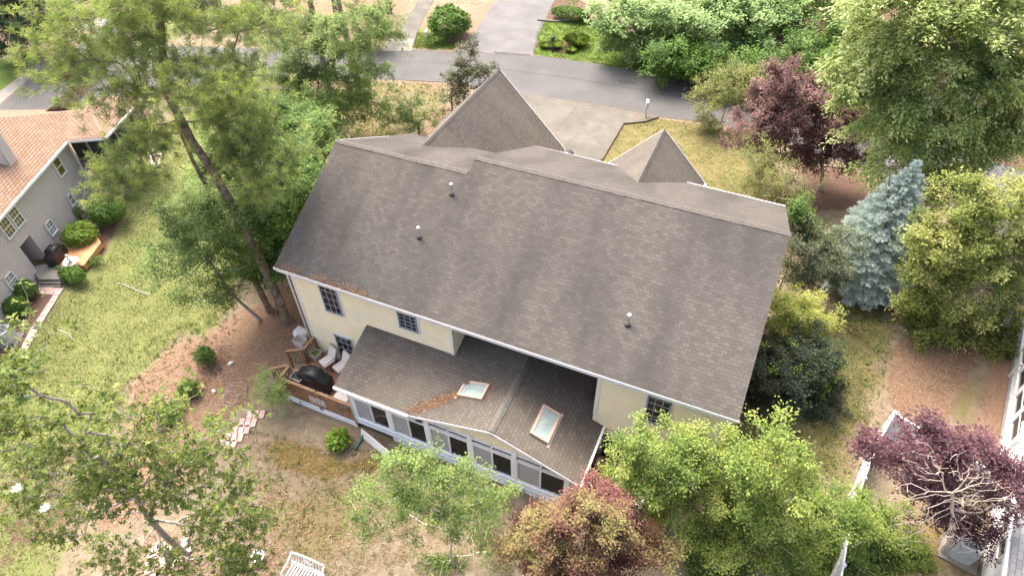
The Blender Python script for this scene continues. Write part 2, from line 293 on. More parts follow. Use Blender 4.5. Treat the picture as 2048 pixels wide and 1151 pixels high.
masks = {
 'lawn': [(LAWN, .8, .85), (LAWN4, .3, .8), ([(250, 40), (300, 0), (420, 0), (420, 60), (230, 110)], 1., .7)],
 'rich': [(LAWN2, .15, 1.), (LAWN3, .3, 1.)],
 'dry': [([(735, 160), (905, 168), (880, 235), (760, 300), (560, 270), (560, 170)], .6, .55), ([(1243, 249), (1310, 234), (1480, 262), (1560, 350), (1620, 430), (1560, 470), (1200, 330)], .3, .8),
         ([(1680, 590), (1790, 610), (1780, 700), (1750, 830), (1700, 960), (1600, 990), (1480, 900), (1480, 820), (1620, 760)], .9, .75), ([(1900, 760), (1960, 760), (1960, 880), (1900, 880)], .6, .7),
         ([(520, 960), (740, 950), (760, 1060), (640, 1160), (540, 1120)], 1.2, .62), ([(1800, 990), (1960, 1000), (1940, 1160), (1790, 1160)], .8, .8), ([(-40, 100), (90, 90), (140, 130), (60, 118)], .5, .6), ([(180, 170), (560, 120), (560, 200), (200, 205)], .4, .5)],
 'moss': [([(535, 885), (560, 870), (640, 905), (700, 922), (770, 895), (775, 945), (700, 950), (640, 955), (560, 945)], .35, .9), ([(1820, 1020), (1900, 1010), (1930, 1110), (1830, 1160)], .6, .6)],
 'straw': [([(270, 765), (330, 705), (440, 652), (520, 605), (600, 560), (640, 660), (575, 710), (500, 800), (440, 850), (420, 920), (330, 1010), (190, 1070), (250, 880)], .45, .95), ([(1790, 690), (1850, 650), (1960, 700), (1890, 840), (1790, 830), (1775, 770)], .4, .9),
           ([(1990, 720), (2080, 740), (2010, 920), (1960, 910), (1960, 800)], .4, .95), ([(560, -40), (800, -40), (800, 20), (775, 90), (700, 105), (560, 85)], .6, .85), ([(900, 60), (985, 0), (990, -40), (1010, -40), (945, 85), (905, 105), (880, 100)], .3, .9), ([(840, 150), (900, 172), (880, 200), (830, 165)], .3, .5), ([(600, 235), (700, 265), (700, 330), (540, 330)], .6, .8), ([(860, 225), (905, 200), (905, 280), (820, 300)], .5, .6)],
 'mulch': [([(432, 690), (466, 690), (458, 722), (400, 800), (330, 872), (305, 870), (320, 830), (390, 740)], .12, 1.), ([(1310, 108), (1400, 150), (1540, 200), (1700, 300), (2100, 360), (2100, -60), (1240, -60), (1290, 60)], .7, .9), ([(1068, 84), (1075, 95), (1110, 105), (1155, 108), (1165, 88), (1120, 80)], .1, 1.),
           ([(1600, 330), (1720, 340), (1760, 430), (1620, 420)], .5, .8), ([(1470, 640), (1680, 640), (1680, 830), (1480, 860)], .6, .75), ([(1085, 10), (1110, -20), (1180, 10), (1180, 38), (1090, 38)], .15, 1.), ([(-40, -40), (120, -40), (110, 90), (-40, 80)], .6, .9), ([(120, 600), (240, 420), (270, 400), (215, 520)], .15, .9), ([(-20, 940), (190, 870), (240, 1000), (-20, 1160)], .7, .55)],
}
xs = np.concatenate([[-700, -300, -150, -90], np.arange(-62, 48, .22), [60, 90, 150, 300, 700]]); ys = np.concatenate([[-300, -100, -40, -22], np.arange(-17, 48, .22), np.arange(48, 70, .6), [80, 110, 200, 500, 1500]])
gx, gy = np.meshgrid(xs, ys); G = np.stack([gx.ravel(), gy.ravel(), np.zeros(gx.size)], 1)
G[:, 2] = GZ+.012*np.sin(G[:, 0]*1.3)*np.sin(G[:, 1]*1.1+1)-.015
gm = {}
wob = np.stack([.25*np.sin(G[:, 1]*2.1+G[:, 0])+.15*np.sin(G[:, 0]*4.3), .25*np.sin(G[:, 0]*2.3-G[:, 1])+.15*np.sin(G[:, 1]*4.7), 0*G[:, 0]], 1)
for k, L_ in masks.items():
    v = np.zeros(len(G))
    for px, s, a in L_: v = np.maximum(v, a*soft(G+wob*min(s, .8), gpoly(px), s))
    gm[k] = v
nx, ny = len(xs), len(ys); q = (np.arange(ny-1)[:, None]*nx+np.arange(nx-1)[None]).ravel()
quads = np.stack([q, q+1, q+nx+1, q+nx], 1)
def ground_mat():
    m = bpy.data.materials.new('ground'); m.use_nodes = True; n = m.node_tree.nodes; L = m.node_tree.links; b = n['Principled BSDF']
    b.inputs['Roughness'].default_value = .95; b.inputs['Specular IOR Level'].default_value = .1
    tc = n.new('ShaderNodeTexCoord')
    def noise(s, det=6, rough=.6):
        t = n.new('ShaderNodeTexNoise'); t.inputs['Scale'].default_value = s; t.inputs['Detail'].default_value = det; t.inputs['Roughness'].default_value = rough
        L.new(tc.outputs['Object'], t.inputs['Vector']); return t.outputs[0]
    def ramp(src, cols, lo=.3, hi=.7):
        r = n.new('ShaderNodeValToRGB'); e = r.color_ramp.elements
        while len(e) < len(cols): e.new(.5)
        for i, c in enumerate(cols): e[i].position = lo+(hi-lo)*i/(len(cols)-1); e[i].color = (*c, 1)
        L.new(src, r.inputs[0]); return r.outputs[0]
    fine = noise(14, 5, .75); mid = noise(3, 6, .7); big = noise(.6, 4)
    cur = ramp(mid, [(.145, .112, .072), (.2, .16, .108), (.265, .222, .158)])
    cols = {'straw': ramp(fine, [(.15, .092, .063), (.225, .148, .102), (.30, .21, .152)]), 'dry': ramp(mid, [(.19, .145, .085), (.16, .138, .058), (.13, .135, .048)], .3, .68), 'lawn': ramp(fine, [(.10, .115, .04), (.145, .16, .058), (.2, .205, .085)], .25, .75),
            'moss': ramp(mid, [(.11, .078, .022), (.155, .112, .036), (.19, .15, .065)]), 'rich': ramp(fine, [(.075, .12, .025), (.11, .165, .035), (.155, .2, .05)]), 'mulch': ramp(fine, [(.06, .035, .025), (.12, .075, .055), (.19, .125, .09)])}
    for k in ('dry', 'straw', 'lawn', 'moss', 'rich', 'mulch'):
        a = n.new('ShaderNodeAttribute'); a.attribute_name = k
        s = n.new('ShaderNodeMath'); s.operation = 'MULTIPLY_ADD'; s.inputs[1].default_value = 1.5; L.new(mid if k != 'dry' else noise(5, 6, .75), s.inputs[0]); s.inputs[2].default_value = -.75
        t = n.new('ShaderNodeMath'); t.operation = 'ADD'; L.new(s.outputs[0], t.inputs[0]); L.new(a.outputs['Fac'], t.inputs[1])
        mr = n.new('ShaderNodeMapRange'); mr.interpolation_type = 'SMOOTHSTEP'; mr.inputs[1].default_value = .32; mr.inputs[2].default_value = .68; L.new(t.outputs[0], mr.inputs[0])
        x = n.new('ShaderNodeMix'); x.data_type = 'RGBA'; L.new(mr.outputs[0], x.inputs[0]); L.new(cur, x.inputs[6]); L.new(cols[k], x.inputs[7]); cur = x.outputs[2]
    br = n.new('ShaderNodeMapRange'); br.inputs[3].default_value = .75; br.inputs[4].default_value = 1.25; L.new(big, br.inputs[0])
    y = n.new('ShaderNodeMix'); y.data_type = 'RGBA'; y.blend_type = 'MULTIPLY'; y.inputs[0].default_value = 1; L.new(cur, y.inputs[6]); L.new(br.outputs[0], y.inputs[7]); L.new(y.outputs[2], b.inputs['Base Color'])
    u = n.new('ShaderNodeBump'); u.inputs['Strength'].default_value = .7; u.inputs['Distance'].default_value = .05; L.new(fine, u.inputs['Height']); L.new(u.outputs[0], b.inputs['Normal'])
    return m
go = npmesh('ground', G, np.full(len(quads), 4), quads.ravel(), ground_mat(), smooth=True); tag(go, kind='structure')
for k, v in gm.items():
    a = go.data.attributes.new(k, 'FLOAT', 'POINT'); a.data.foreach_set('value', v.astype(np.float32))

def sheet(name, px, z, m, kind='structure'):
    return tag(MB().poly(gpoly(px, z)).build(name, m), kind=kind)
RN = [(-60, 262), (0, 212), (60, 160), (115, 121), (150, 100), (235, 20), (290, -30), (350, -30), (300, 30), (250, 95), (340, 92), (450, 95), (560, 97), (745, 100), (830, 99), (930, 105), (1065, 110), (1180, 125), (1290, 145), (1400, 165), (1500, 190), (1620, 222), (1800, 270), (2060, 345), (2300, 420)]
RS = [(2300, 640), (2060, 500), (1950, 440), (1850, 400), (1740, 345), (1600, 290), (1480, 260), (1390, 242), (1300, 231), (1205, 212), (1040, 187), (900, 165), (740, 157), (560, 157), (400, 172), (240, 190), (165, 205), (110, 218), (40, 250), (-60, 320)]
ZR = GZ+.012
sheet('road', RN+RS, ZR, M['asphalt'])
sheet('driveway', [(1025, 183), (1040, 186), (1205, 211), (1300, 230), (1312, 233), (1243, 247), (1205, 318), (1120, 470), (860, 420), (940, 260)], ZR+.004, M['concrete'])
sheet('far_driveway', [(905, 102), (930, 92), (985, 10), (1010, -40), (1130, -40), (1100, 20), (1075, 75), (1066, 112), (985, 107)], ZR+.004, M['asphalt2'])
sheet('footpath', [(768, 99), (800, 60), (838, 0), (860, -40), (895, -40), (868, 0), (845, 40), (822, 100)], ZR+.004, M['concrete'])
sheet('path_apron', [(764, 102), (775, 78), (828, 78), (822, 102)], ZR+.008, M['paleconcrete'])
sheet('pavement', [(-40, 235), (0, 208), (58, 158), (92, 128), (76, 126), (55, 136), (30, 160), (-10, 190), (-60, 225)], ZR+.006, M['paleconcrete'])
sheet('distant_path', [(160, 45), (220, 32), (260, 46), (230, 58), (150, 60)], ZR+.006, M['paleconcrete'])
for pts in ([(1235, 160), (1262, 160), (1275, 168), (1240, 169)], [(1275, 146), (1330, 155), (1325, 161), (1280, 153)], [(985, 103), (1062, 109), (1058, 113), (990, 108)]): sheet('dark_road_patch', pts, ZR+.006, M['asphalt_dark'])  # flat patches darker than the asphalt around them
def strip(name, px, wd, z, m, h=None):
    b = MB(); P = gpoly(px, z)
    for i in range(len(P)-1):
        if h: b.bar(P[i], P[i+1], wd, h)
        else:
            d = P[i+1]-P[i]; n = np.array([-d[1], d[0], 0]); n *= wd/2/np.linalg.norm(n); b.poly([P[i]-n, P[i+1]-n, P[i+1]+n, P[i]+n])
    return b.build(name, m)
tag(strip('road_seam', [(740, 124), (830, 124), (900, 128), (1000, 138), (1120, 153), (1240, 172), (1390, 200), (1480, 225)], .07, ZR+.004, M['tar']), kind='structure')
tag(strip('road_seam', [(20, 218), (80, 175), (130, 140)], .07, ZR+.004, M['tar']), kind='structure')
tag(strip('driveway_joint', [(1160, 205), (1110, 265)], .06, ZR+.008, M['mulch']), kind='structure')
tag(strip('driveway_joint', [(1275, 226), (1262, 245)], .05, ZR+.008, M['mulch']), kind='structure')
tag(strip('kerb', [(1316, 234), (1290, 243), (1246, 247), (1203, 320)], .12, GZ+.05, M['concrete'], .14), kind='structure')
tag(strip('kerb', [(1075, 40), (1110, 43), (1185, 40)], .16, GZ+.05, M['concrete'], .12), kind='structure')
# pavers
b = MB()
for i in range(5):
    x, y = [(512, 828), (497, 843), (482, 858), (470, 872), (455, 888)][i]; P = atz(x, y, GZ+.02)
    for k in (-1, 0, 1): b.box(P+np.array([k*.24, k*.1-.05*(i % 2), 0]), (.22, .42, .05), rz=.45)
tag(b.build('paver_path', M['brickpink']), kind='structure')
b = MB()
for i in range(16):
    x, y = random.uniform(296, 350), random.uniform(1088, 1150); b.box(atz(x, y, GZ+.02), (.32, .17, .06), rz=.9+random.choice((0, 0, 1.57))+random.uniform(-.15, .15))
tag(b.build('brick_edging', M['brickpink']), kind='structure')

# ================================================================ THE MAIN HOUSE
SB, OV, HE, SF = .5126, .41, 5.6, .5243
zb = lambda y: HE+SB*(y+OV)
YL, YR, XS, XL, X1, X2 = 5.0, 5.633, 6.05, -.27, .03, 17.9
XR = 18.17
house = thing('house', (9, 0, GZ), 'large yellow two-storey house with broad grey shingle roof in the centre', 'house')
def roofpoly(b, pts, eave, up, t=.06):
    """pts in order; uv in metres: u along eave direction, v up the slope"""
    e = np.asarray(eave, float); e /= np.linalg.norm(e); u = np.asarray(up, float); u -= e*(u@e); u /= np.linalg.norm(u); n = np.cross(e, u)
    if n[2] < 0: n = -n
    p0 = np.zeros(3); uv = [((np.asarray(p)-p0)@e, (np.asarray(p)-p0)@u) for p in pts]
    k = len(b.v); b.poly(pts, uv); low = [np.asarray(p)-n*t for p in pts]; b.poly(low[::-1], uv[::-1])
    for i in range(len(pts)):
        j = (i+1) % len(pts); b.poly([pts[j], pts[i], low[i], low[j]], [uv[j], uv[i], uv[i], uv[j]])
rb = MB()
ZL, ZRr = zb(YL), zb(YR)
roofpoly(rb, [(XL, -OV, HE), (XR, -OV, HE), (XR, YR, ZRr), (XS, YR, ZRr), (XS, YL, ZL), (XL, YL-.08, zb(YL-.08))], (1, 0, 0), (0, 1, SB))
YFL = 10.75; ZFL = ZL-SF*(YFL-YL); fz = lambda y: ZRr-SF*(y-YR)
roofpoly(rb, [(XL, YL-.08, zb(YL-.08)), (XS, YL, ZL), (XS, YFL, ZFL), (XL, YFL, ZFL)], (1, 0, 0), (0, -1, SF))
roofpoly(rb, [(XS, YR, ZRr), (XR, YR, ZRr), (XR, 11.55, fz(11.55)), (XS-.2, 12.55, fz(12.55))], (1, 0, 0), (0, -1, SF))
rb.poly([(XS, YL, ZL), (XS, YR, ZRr), (XS-.2, 12.5, fz(12.5)), (XS-.2, 12.5, fz(12.5)-.7), (XS, YL, ZL-.7)])
rb.build('roof', M['shingle'], house)
cb = MB()
def caps(a, b_, wd, m=cb):
    a = np.asarray(a, float); b_ = np.asarray(b_, float); n = int(np.linalg.norm(b_-a)/.16); d = (b_-a)/n
    for i in range(n):
        p = a+d*i+np.array([0, 0, .012+.012*random.random()]); m.tube([p, p+d*1.15+np.array([0, 0, -.012])], [wd*random.uniform(.93, 1.04), wd*.95], 8)
def flatcaps(mb, a, b_, s1, s2, wd):
    """overlapping cap shingles bent over a ridge; s1,s2: unit vectors down the two slopes"""
    a = np.asarray(a, float); b_ = np.asarray(b_, float); n = max(1, int(np.linalg.norm(b_-a)/.15)); d = (b_-a)/n; s1 = np.asarray(s1, float); s2 = np.asarray(s2, float); up = -(s1+s2); up /= np.linalg.norm(up)
    for i in range(n):
        j = random.uniform(-.01, .01); h0 = .03+j; h1 = .018+j; p = a+d*i; q = p+d*1.2; w1 = wd*random.uniform(.95, 1.05)
        for s in (s1, s2): mb.poly([p+up*h0*.6+up*.02, q+up*h1*.6+up*.02, q+s*w1+up*h1, p+s*w1+up*h0]); mb.poly([p+s*w1+up*h0, q+s*w1+up*h1, q+s*w1, p+s*w1])
sdn_b = np.array([0, -1, -SB])/math.hypot(1, SB); sdn_f = np.array([0, 1, -SF])/math.hypot(1, SF)
flatcaps(cb, (XL, YL-.04, zb(YL-.04)), (XS-.1, YL, ZL), sdn_b, sdn_f, .15); flatcaps(cb, (XS, YR, ZRr), (XR, YR, ZRr), sdn_b, sdn_f, .15)
# garage wing and front gable
gr0, gr1 = np.array([1.94, 7.86, 6.7]), np.array([1.94, 16.85, 6.5]); gs = 1.03
wb = MB()
def wing(ridge0, ridge1, s, footz, backy, wy=None):
    x = ridge0[0]; hw = (ridge1[2]-footz)/s
    for sg in (1, -1):
        F1 = np.array([x+sg*hw, ridge1[1], footz]); F0 = np.array([x+sg*hw, backy, footz])
        V = np.array([x+sg*(ridge0[2]-wy[1])/s, wy[0], wy[1]])
        roofpoly(wb, [ridge0, V, F0, F1, ridge1][::sg], (0, 1, 0), (-sg, 0, s))
        flat = np.array([sg, 0, -s])/math.hypot(1, s)
    flatcaps(cb, ridge0, ridge1, (1/math.hypot(1, s), 0, -s/math.hypot(1, s)), (-1/math.hypot(1, s), 0, -s/math.hypot(1, s)), .14)
    return hw
wing(gr0, gr1, gs, 2.3, YFL-.1, (YFL, ZFL))
sr0, sr1 = np.array([12.09, 8.6, 7.1]), np.array([12.09, 13.3, 7.06])
wing(sr0, sr1, 1.03, 4.62, 12.1, (12.1, fz(12.1)))
wb.build('wing_roof', M['shingle_old'], house)
cb.build('ridge_cap', M['ridge'], house)

def siding(b, a, c, z0, z1, out, course=.14, cut=None):
    """lapped boards from a to c (ground points), each leaning out at its foot"""
    a = np.array([*a[:2], 0.]); c = np.array([*c[:2], 0.]); o = np.array([*out, 0.]); z = z0
    while z < z1-.01:
        t = min(z+course, z1); top = o*0; 
        e0, e1 = a.copy(), c.copy()
        if cut: e0, e1 = cut(z)
        lo = o*.035
        b.poly([e0+lo+[0, 0, z], e1+lo+[0, 0, z], e1+top+[0, 0, t], e0+top+[0, 0, t]], [(0, 0), (1, 0), (1, 1), (0, 1)]); b.poly([e0+[0, 0, z], e1+[0, 0, z], e1+lo+[0, 0, z], e0+lo+[0, 0, z]])
        z = t
    return b
sb = MB(); zt = HE+.03
siding(sb, (X1, 0), (7.55, 0), GZ+.05, zt, (0, -1)); siding(sb, (13.38, 0), (X2, 0), GZ+.05, zt, (0, -1))
siding(sb, (7.55, 0), (13.38, 0), GZ+.05, 2.15, (0, -1))
siding(sb, (7.55, 0), (7.55, 2.4), 2.6, zt, (1, 0)); siding(sb, (13.38, 2.4), (13.38, 0), 2.6, zt, (-1, 0)); siding(sb, (7.55, 2.4), (13.38, 2.4), 2.0, zt+1.1, (0, -1))
def gable(x, out, y0, y1, zpk, yp, zfront):
    def cut(z):
        ya = y0 if z < HE-.1 else y0+(z-HE+.1)/SB; yb = y1 if z < zfront else y1-(z-zfront)/SF
        return (np.array([x, min(ya, yp), 0]), np.array([x, max(yb, yp), 0]))
    siding(sb, (x, y0), (x, y1), GZ+.05, zpk-.25, out, cut=cut)
gable(X1, (-1, 0), 0, 10.4, ZL, YL, 5.2); gable(X2, (1, 0), 0, 11.3, ZRr, YR, 5.5)
siding(sb, (X2, 11.3), (XS, 12.2), GZ+.05, 5.1, (.05, 1)); siding(sb, (5.7, 10.4), (5.7, 16.5), GZ+.05, 2.4, (1, 0)); siding(sb, (-1.8, 16.5), (-1.8, 10.4), GZ+.05, 2.4, (-1, 0))
siding(sb, (5.7, 16.5), (-1.8, 16.5), GZ+.05, 6.2, (0, 1), cut=lambda z: (np.array([1.94+min(3.76, max(.05, (6.3-z)/gs)), 16.5, 0]), np.array([1.94-min(3.74, max(.05, (6.3-z)/gs)), 16.5, 0])))
siding(sb, (14.4, 13.0), (9.8, 13.0), GZ+.05, 6.7, (0, 1), cut=lambda z: (np.array([12.09+min(2.2, max(.05, (6.9-z)/1.03)), 13., 0]), np.array([12.09-min(2.2, max(.05, (6.9-z)/1.03)), 13., 0])))
siding(sb, (14.29, 11.5), (14.29, 13.0), GZ+.05, 4.7, (1, 0)); siding(sb, (9.89, 13.0), (9.89, 12), GZ+.05, 4.7, (-1, 0))
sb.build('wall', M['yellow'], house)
# white trim: gutters, fascia, rakes, corner boards
tb = MB()
tb.box(((XL+XR)/2, -OV+.11, HE-.15), (XR-XL-.05, .02, .19)); tb.box(((XL+XR)/2, -.2, HE-.235), (XR-XL-.1, .42, .02))
for x in (XL+.02, XR-.02):
    tb.bar((x, -OV, HE-.12), (x, YL if x < 1 else YR, (ZL if x < 1 else ZRr)-.12), .03, .16); tb.bar((x, YL if x < 1 else YR, (ZL if x < 1 else ZRr)-.12), (x, YFL if x < 1 else 11.5, (ZFL if x < 1 else fz(11.5))-.12), .03, .16)
for x, sg in ((X1, 1), (7.5, -1), (13.43, 1), (X2, -1)): tb.box((x+sg*.03, -.02, (HE+GZ)/2-.1 if x in (X1, X2) else (HE+2.6)/2), (.11, .05, HE-GZ-.3 if x in (X1, X2) else HE-2.7))
tb.bar((XS-.2, 12.6, fz(12.6)-.08), (XR, 11.6, fz(11.55)-.08), .06, .11)
for sg in (1, -1):
    tb.bar((1.94, 16.86, 6.4), (1.94+sg*4.1, 16.86, 2.2), .03, .18); tb.bar((12.09, 13.31, 6.95), (12.09+sg*2.38, 13.31, 4.52), .03, .18); tb.bar((12.09+sg*2.42, 13.3, 4.55), (12.09+sg*2.42, 12.1, 4.55), .1, .12)
tb.build('trim', M['white'], house)
gb = MB(); gb.box(((XL+XR)/2, -OV-.05, HE-.055), (XR-XL, .012, .12)); gb.box(((XL+XR)/2, -OV, HE-.115), (XR-XL, .11, .012)); gb.box((XL, -OV, HE-.06), (.012, .11, .12)); gb.box((XR, -OV, HE-.06), (.012, .11, .12))
gb.build('gutter', M['white'], house)
db = MB(); db.tube([(.05, -.42, HE-.15), (-.05, -.22, HE-.38), (-.08, -.1, HE-.6), (-.08, -.1, GZ+.2)], .04, 8); db.build('downspout', M['white'], house)
db = MB(); db.tube([(17.85, -.42, HE-.12), (17.95, -.3, HE-.35), (17.98, -.1, HE-.55), (17.98, -.1, GZ+.2)], .045, 8); db.build('downspout', M['white'], house)
for (x, y) in ((5.73, 4.04), (5.18, 2.18), (13.87, 1.35)):
    v = MB().lathe((x, y, zb(y)-.05), [(.06, 0), (.06, .5), (.068, .5), (.068, .55)], 12).build('vent_pipe', M['white'], house)
    MB().lathe((x, y, zb(y)-.03), [(.13, 0), (.085, .05), (.075, .08)], 12).build('flashing', M['darkmetal'], v)
# litter heaped along the eave
def scatter(n, fn, lmin, lmax, up=1.0, z=0.):
    P = np.array([fn() for _ in range(n)]); N = rng.normal(0, .35, (n, 3)); N[:, 2] = up; return P+np.array([0, 0, z]), N/np.linalg.norm(N, axis=1)[:, None], rng.uniform(lmin, lmax, n)
def leaf_faces(P, N, Ln, wr, A=None, fold=.12):
    n = len(P)
    if A is None: A = rng.normal(0, 1, (n, 3))
    A = A-N*(A*N).sum(1)[:, None]; A /= np.linalg.norm(A, axis=1)[:, None]+1e-9; B = np.cross(N, A); Ln = np.broadcast_to(np.asarray(Ln, float), (n,))[:, None]; W = Ln*wr
    co = np.stack([P, P+A*Ln*.45+B*W/2+N*W*fold, P+A*Ln, P+A*Ln*.45-B*W/2+N*W*fold], 1).reshape(-1, 3)
    return co, np.full(n, 4), np.arange(4*n)
def leaf_obj(name, P, N, Ln, wr, m, parent=None, tint=None, A=None, fold=.12):
    co, s, i = leaf_faces(P, N, Ln, wr, A, fold)
    return npmesh(name, co, s, i, m, parent, tint=rng.random(len(P)) if tint is None else tint)
def evl():
    x = random.choice([random.uniform(-.2, .9), random.gauss(2.1, .5), random.gauss(3.6, .35), random.gauss(2.6, 1.2)]); y = -OV+abs(random.gauss(0, .12)); return (x, y, zb(y)+.012)
tag(leaf_obj('leaf_litter', *scatter(700, evl, .05, .1), .35, LF['litter'], house), kind='stuff')

def window(parent, c, wd, ht, ax=(1, 0, 0), out=(0, -1, 0), cols=3, rows=4, frame='slate', gm_='glass', casing='white', name='window', mul='grid', back=True):
    """double-hung window: casing and frame in one mesh, panes and muntin grid are its parts' pieces"""
    c = np.asarray(c, float); ax = np.asarray(ax, float); out = np.asarray(out, float); z = np.array([0, 0, 1.])
    Mx = np.array([ax, out, z]).T
    f = MB(); t = .055
    for sg in (-1, 1): f.box(c+ax*sg*(wd/2)+out*.035, (t, .12, ht+t), M=Mx)
    f.box(c+z*(ht/2)+out*.035, (wd+t, .12, t), M=Mx); f.box(c-z*(ht/2)+out*.045, (wd+t+.04, .15, t), M=Mx); f.box(c+out*.045, (wd, .06, .045), M=Mx)
    fo = f.build(name, M[frame], parent)
    k = MB()
    for sg in (-1, 1): k.box(c+ax*sg*(wd/2+.075)+out*.024, (.095, .05, ht+.22), M=Mx)
    k.box(c+z*(ht/2+.075)+out*.024, (wd+.055, .05, .095), M=Mx)
    k.build('casing', M[casing], fo)
    MB().box(c+out*.05, (wd-.02, .012, ht-.02), M=Mx).build('pane', M[gm_], fo)
    if back: MB().box(c+out*.034, (wd-.02, .01, ht-.02), M=Mx).build('blind', M['darkscreen'], fo)
    if cols:
        g = MB()
        for i in range(1, cols): g.box(c+ax*(-wd/2+wd*i/cols)+out*.06, (.018, .012, ht), M=Mx)
        for i in range(1, rows):
            if i*2 != rows: g.box(c+z*(-ht/2+ht*i/rows)+out*.06, (wd, .012, .018), M=Mx)
        g.build('muntin_grid', M[mul], fo)
    return fo
window(house, (1.88, 0, 4.24), .80, 1.62); window(house, (5.58, 0, 4.45), .8, .86); window(house, (1.9, 0, 1.0), .82, 1.6); window(house, (15.63, 0, 4.13), .78, 1.46); window(house, (14.34, 0, .8), .82, 1.62)
window(house, (17, 0, .8), .82, 1.62)
# ---------------------------------------------------------------- the sunroom at the back, a part of the house
YW = -2.5; YE = -2.72; GAp = np.array([10.38, YE, 3.42]); gl, gr_ = np.array([6.85, YE, 2.42]), np.array([13.84, YE, 2.08])
sun = MB(); SXL, SXR = 3.85, 13.45
shed_s = (3.3-2.42)/(-YE)                                       # slope of the shed roof
zs = lambda y: 3.3+shed_s*y
lsl = (GAp[2]-gl[2])/(GAp[0]-gl[0]); rsl = (GAp[2]-gr_[2])/(gr_[0]-GAp[0])
srf = MB()
vy = (GAp[2]-3.3)/shed_s                                        # where the gable ridge meets the shed plane
# shed plane: up to the valley with the gable's left face, and on into the recess
roofpoly(srf, [(3.42, YE, zs(YE)), gl, (GAp[0], vy, GAp[2]), (GAp[0], 2.58, zs(2.58)), (7.57, 2.58, zs(2.58)), (7.57, -.03, zs(-.03)), (3.42, -.03, zs(-.03))], (1, 0, 0), (0, 1, shed_s))
roofpoly(srf, [gl, GAp, (GAp[0], vy, GAp[2])], (0, 1, 0), (1, 0, lsl))
roofpoly(srf, [GAp, gr_, (gr_[0], -.05, gr_[2]), (13.36, -.05, GAp[2]-rsl*(13.36-GAp[0])), (13.36, 2.58, GAp[2]-rsl*(13.36-GAp[0])), (GAp[0], 2.58, GAp[2])], (0, 1, 0), (-1, 0, rsl))
sro = srf.build('sunroom_roof', M['shingle_old'], house)
c2 = MB(); flatcaps(c2, GAp, (GAp[0], vy+1.2, GAp[2]), (-1/math.hypot(1, lsl), 0, -lsl/math.hypot(1, lsl)), (1/math.hypot(1, rsl), 0, -rsl/math.hypot(1, rsl)), .16); c2.build('ridge_cap', M['ridge'], sro)
for k, (P0, e, u, w_, h_) in enumerate((((8.92, -1.12, GAp[2]-lsl*(GAp[0]-8.92)), (0, 1, 0), (1, 0, lsl), .66, 1.02), ((11.92, -1.32, GAp[2]-rsl*(11.92-GAp[0])), (0, 1, 0), (-1, 0, rsl), 1.25, .68))):
    e = np.array(e, float); u = np.array(u, float); u /= np.linalg.norm(u); n = np.cross(e, u); n = n if n[2] > 0 else -n; Mx = np.array([e, u, n]).T; P0 = np.array(P0)
    f = MB()
    for sg in (-1, 1): f.box(P0+e*sg*w_/2+n*.05, (.09, h_+.09, .16), M=Mx); f.box(P0+u*sg*h_/2+n*.05, (w_-.09, .088, .158), M=Mx)
    f.box(P0-u*(h_/2+.1)+n*.012, (w_+.3, .1, .02), M=Mx)
    so_ = f.build('skylight', M['copper'], house, bevel=.01); MB().box(P0+n*.09, (w_-.09, h_-.09, .02), M=Mx).build('pane', M['skyglass'], so_)
def vly():
    t = random.random()**.75*1.05; p = gl+(np.array([GAp[0], vy, GAp[2]])-gl)*t*.62; s = .045+.09*(1-t); x = p[0]+random.gauss(0, s*1.4); y = p[1]+abs(random.gauss(0, s))-.05
    return (x, y, max(zs(y), GAp[2]-lsl*(GAp[0]-x) if y < vy else 0)+.015+.05*random.random()*(1-t))
tag(leaf_obj('leaf_litter', *scatter(1900, vly, .05, .11), .35, LF['litter'], sro), kind='stuff')
def skl(): a = random.random(); return (9.55+random.gauss(0, .1), -1.12+random.uniform(-.4, .5), GAp[2]-lsl*(GAp[0]-9.55)+.03)
tag(leaf_obj('leaf_litter', *scatter(70, skl, .05, .1), .35, LF['litter'], sro), kind='stuff')
# frame of the glazed wall: sill wall, posts, header, pediment
fw_ = MB(); SILL, HEAD = .27, 1.76
zg = lambda x: (2.34 if x < 6.85 else GAp[2]-lsl*(GAp[0]-x)-.06 if x < GAp[0] else GAp[2]-rsl*(x-GAp[0])-.06)
fw_.box(((SXL+SXR)/2, YW, (SILL-.12)/2+.0), (SXR-SXL, .12, SILL+.10))
fw_.box(((SXL+SXR)/2, YW-.03, -.06), (SXR-SXL+.06, .1, .1)); fw_.box(((SXL+SXR)/2, YW-.035, SILL-.02), (SXR-SXL+.04, .13, .06))
bays = [3.95, 5.72, 7.48, 9.36, 11.2, 13.33]
for i, x in enumerate(bays): fw_.box((x, YW-.01, (SILL+min(zg(x), 2.3))/2), (.2 if 0 < i < 5 else .16, .13, min(zg(x), 2.3)-SILL))
fw_.box(((SXL+6.95)/2, YW, 2.2), (3.1, .12, .22)); fw_.box((10.4, YW-.008, HEAD+.04), (6.3, .11, .1)); fw_.box((10.3, YW, 2.14), (6.5, .12, .1)); fw_.box((5.4, YW-.008, HEAD+.04), (3.1, .11, .08))
for z0 in (.0,):
    for yy0, yy1, x in ((YW, -.02, SXR), (YW, -.02, SXL)): fw_.box((x, (yy0+yy1)/2, .15), (.1, yy1-yy0, .6)); fw_.box((x, (yy0+yy1)/2, 1.9), (.1, yy1-yy0, .2))
for x in (SXL, SXR):
    for y in (-1.3, -.15): fw_.box((x, y, 1.1), (.1, .14, 1.6))
fo = fw_.build('sunroom_frame', M['whiteblue'], house)
pd = MB(); pts = [(6.95, 2.2), (13.4, 2.2)]
z = 2.19
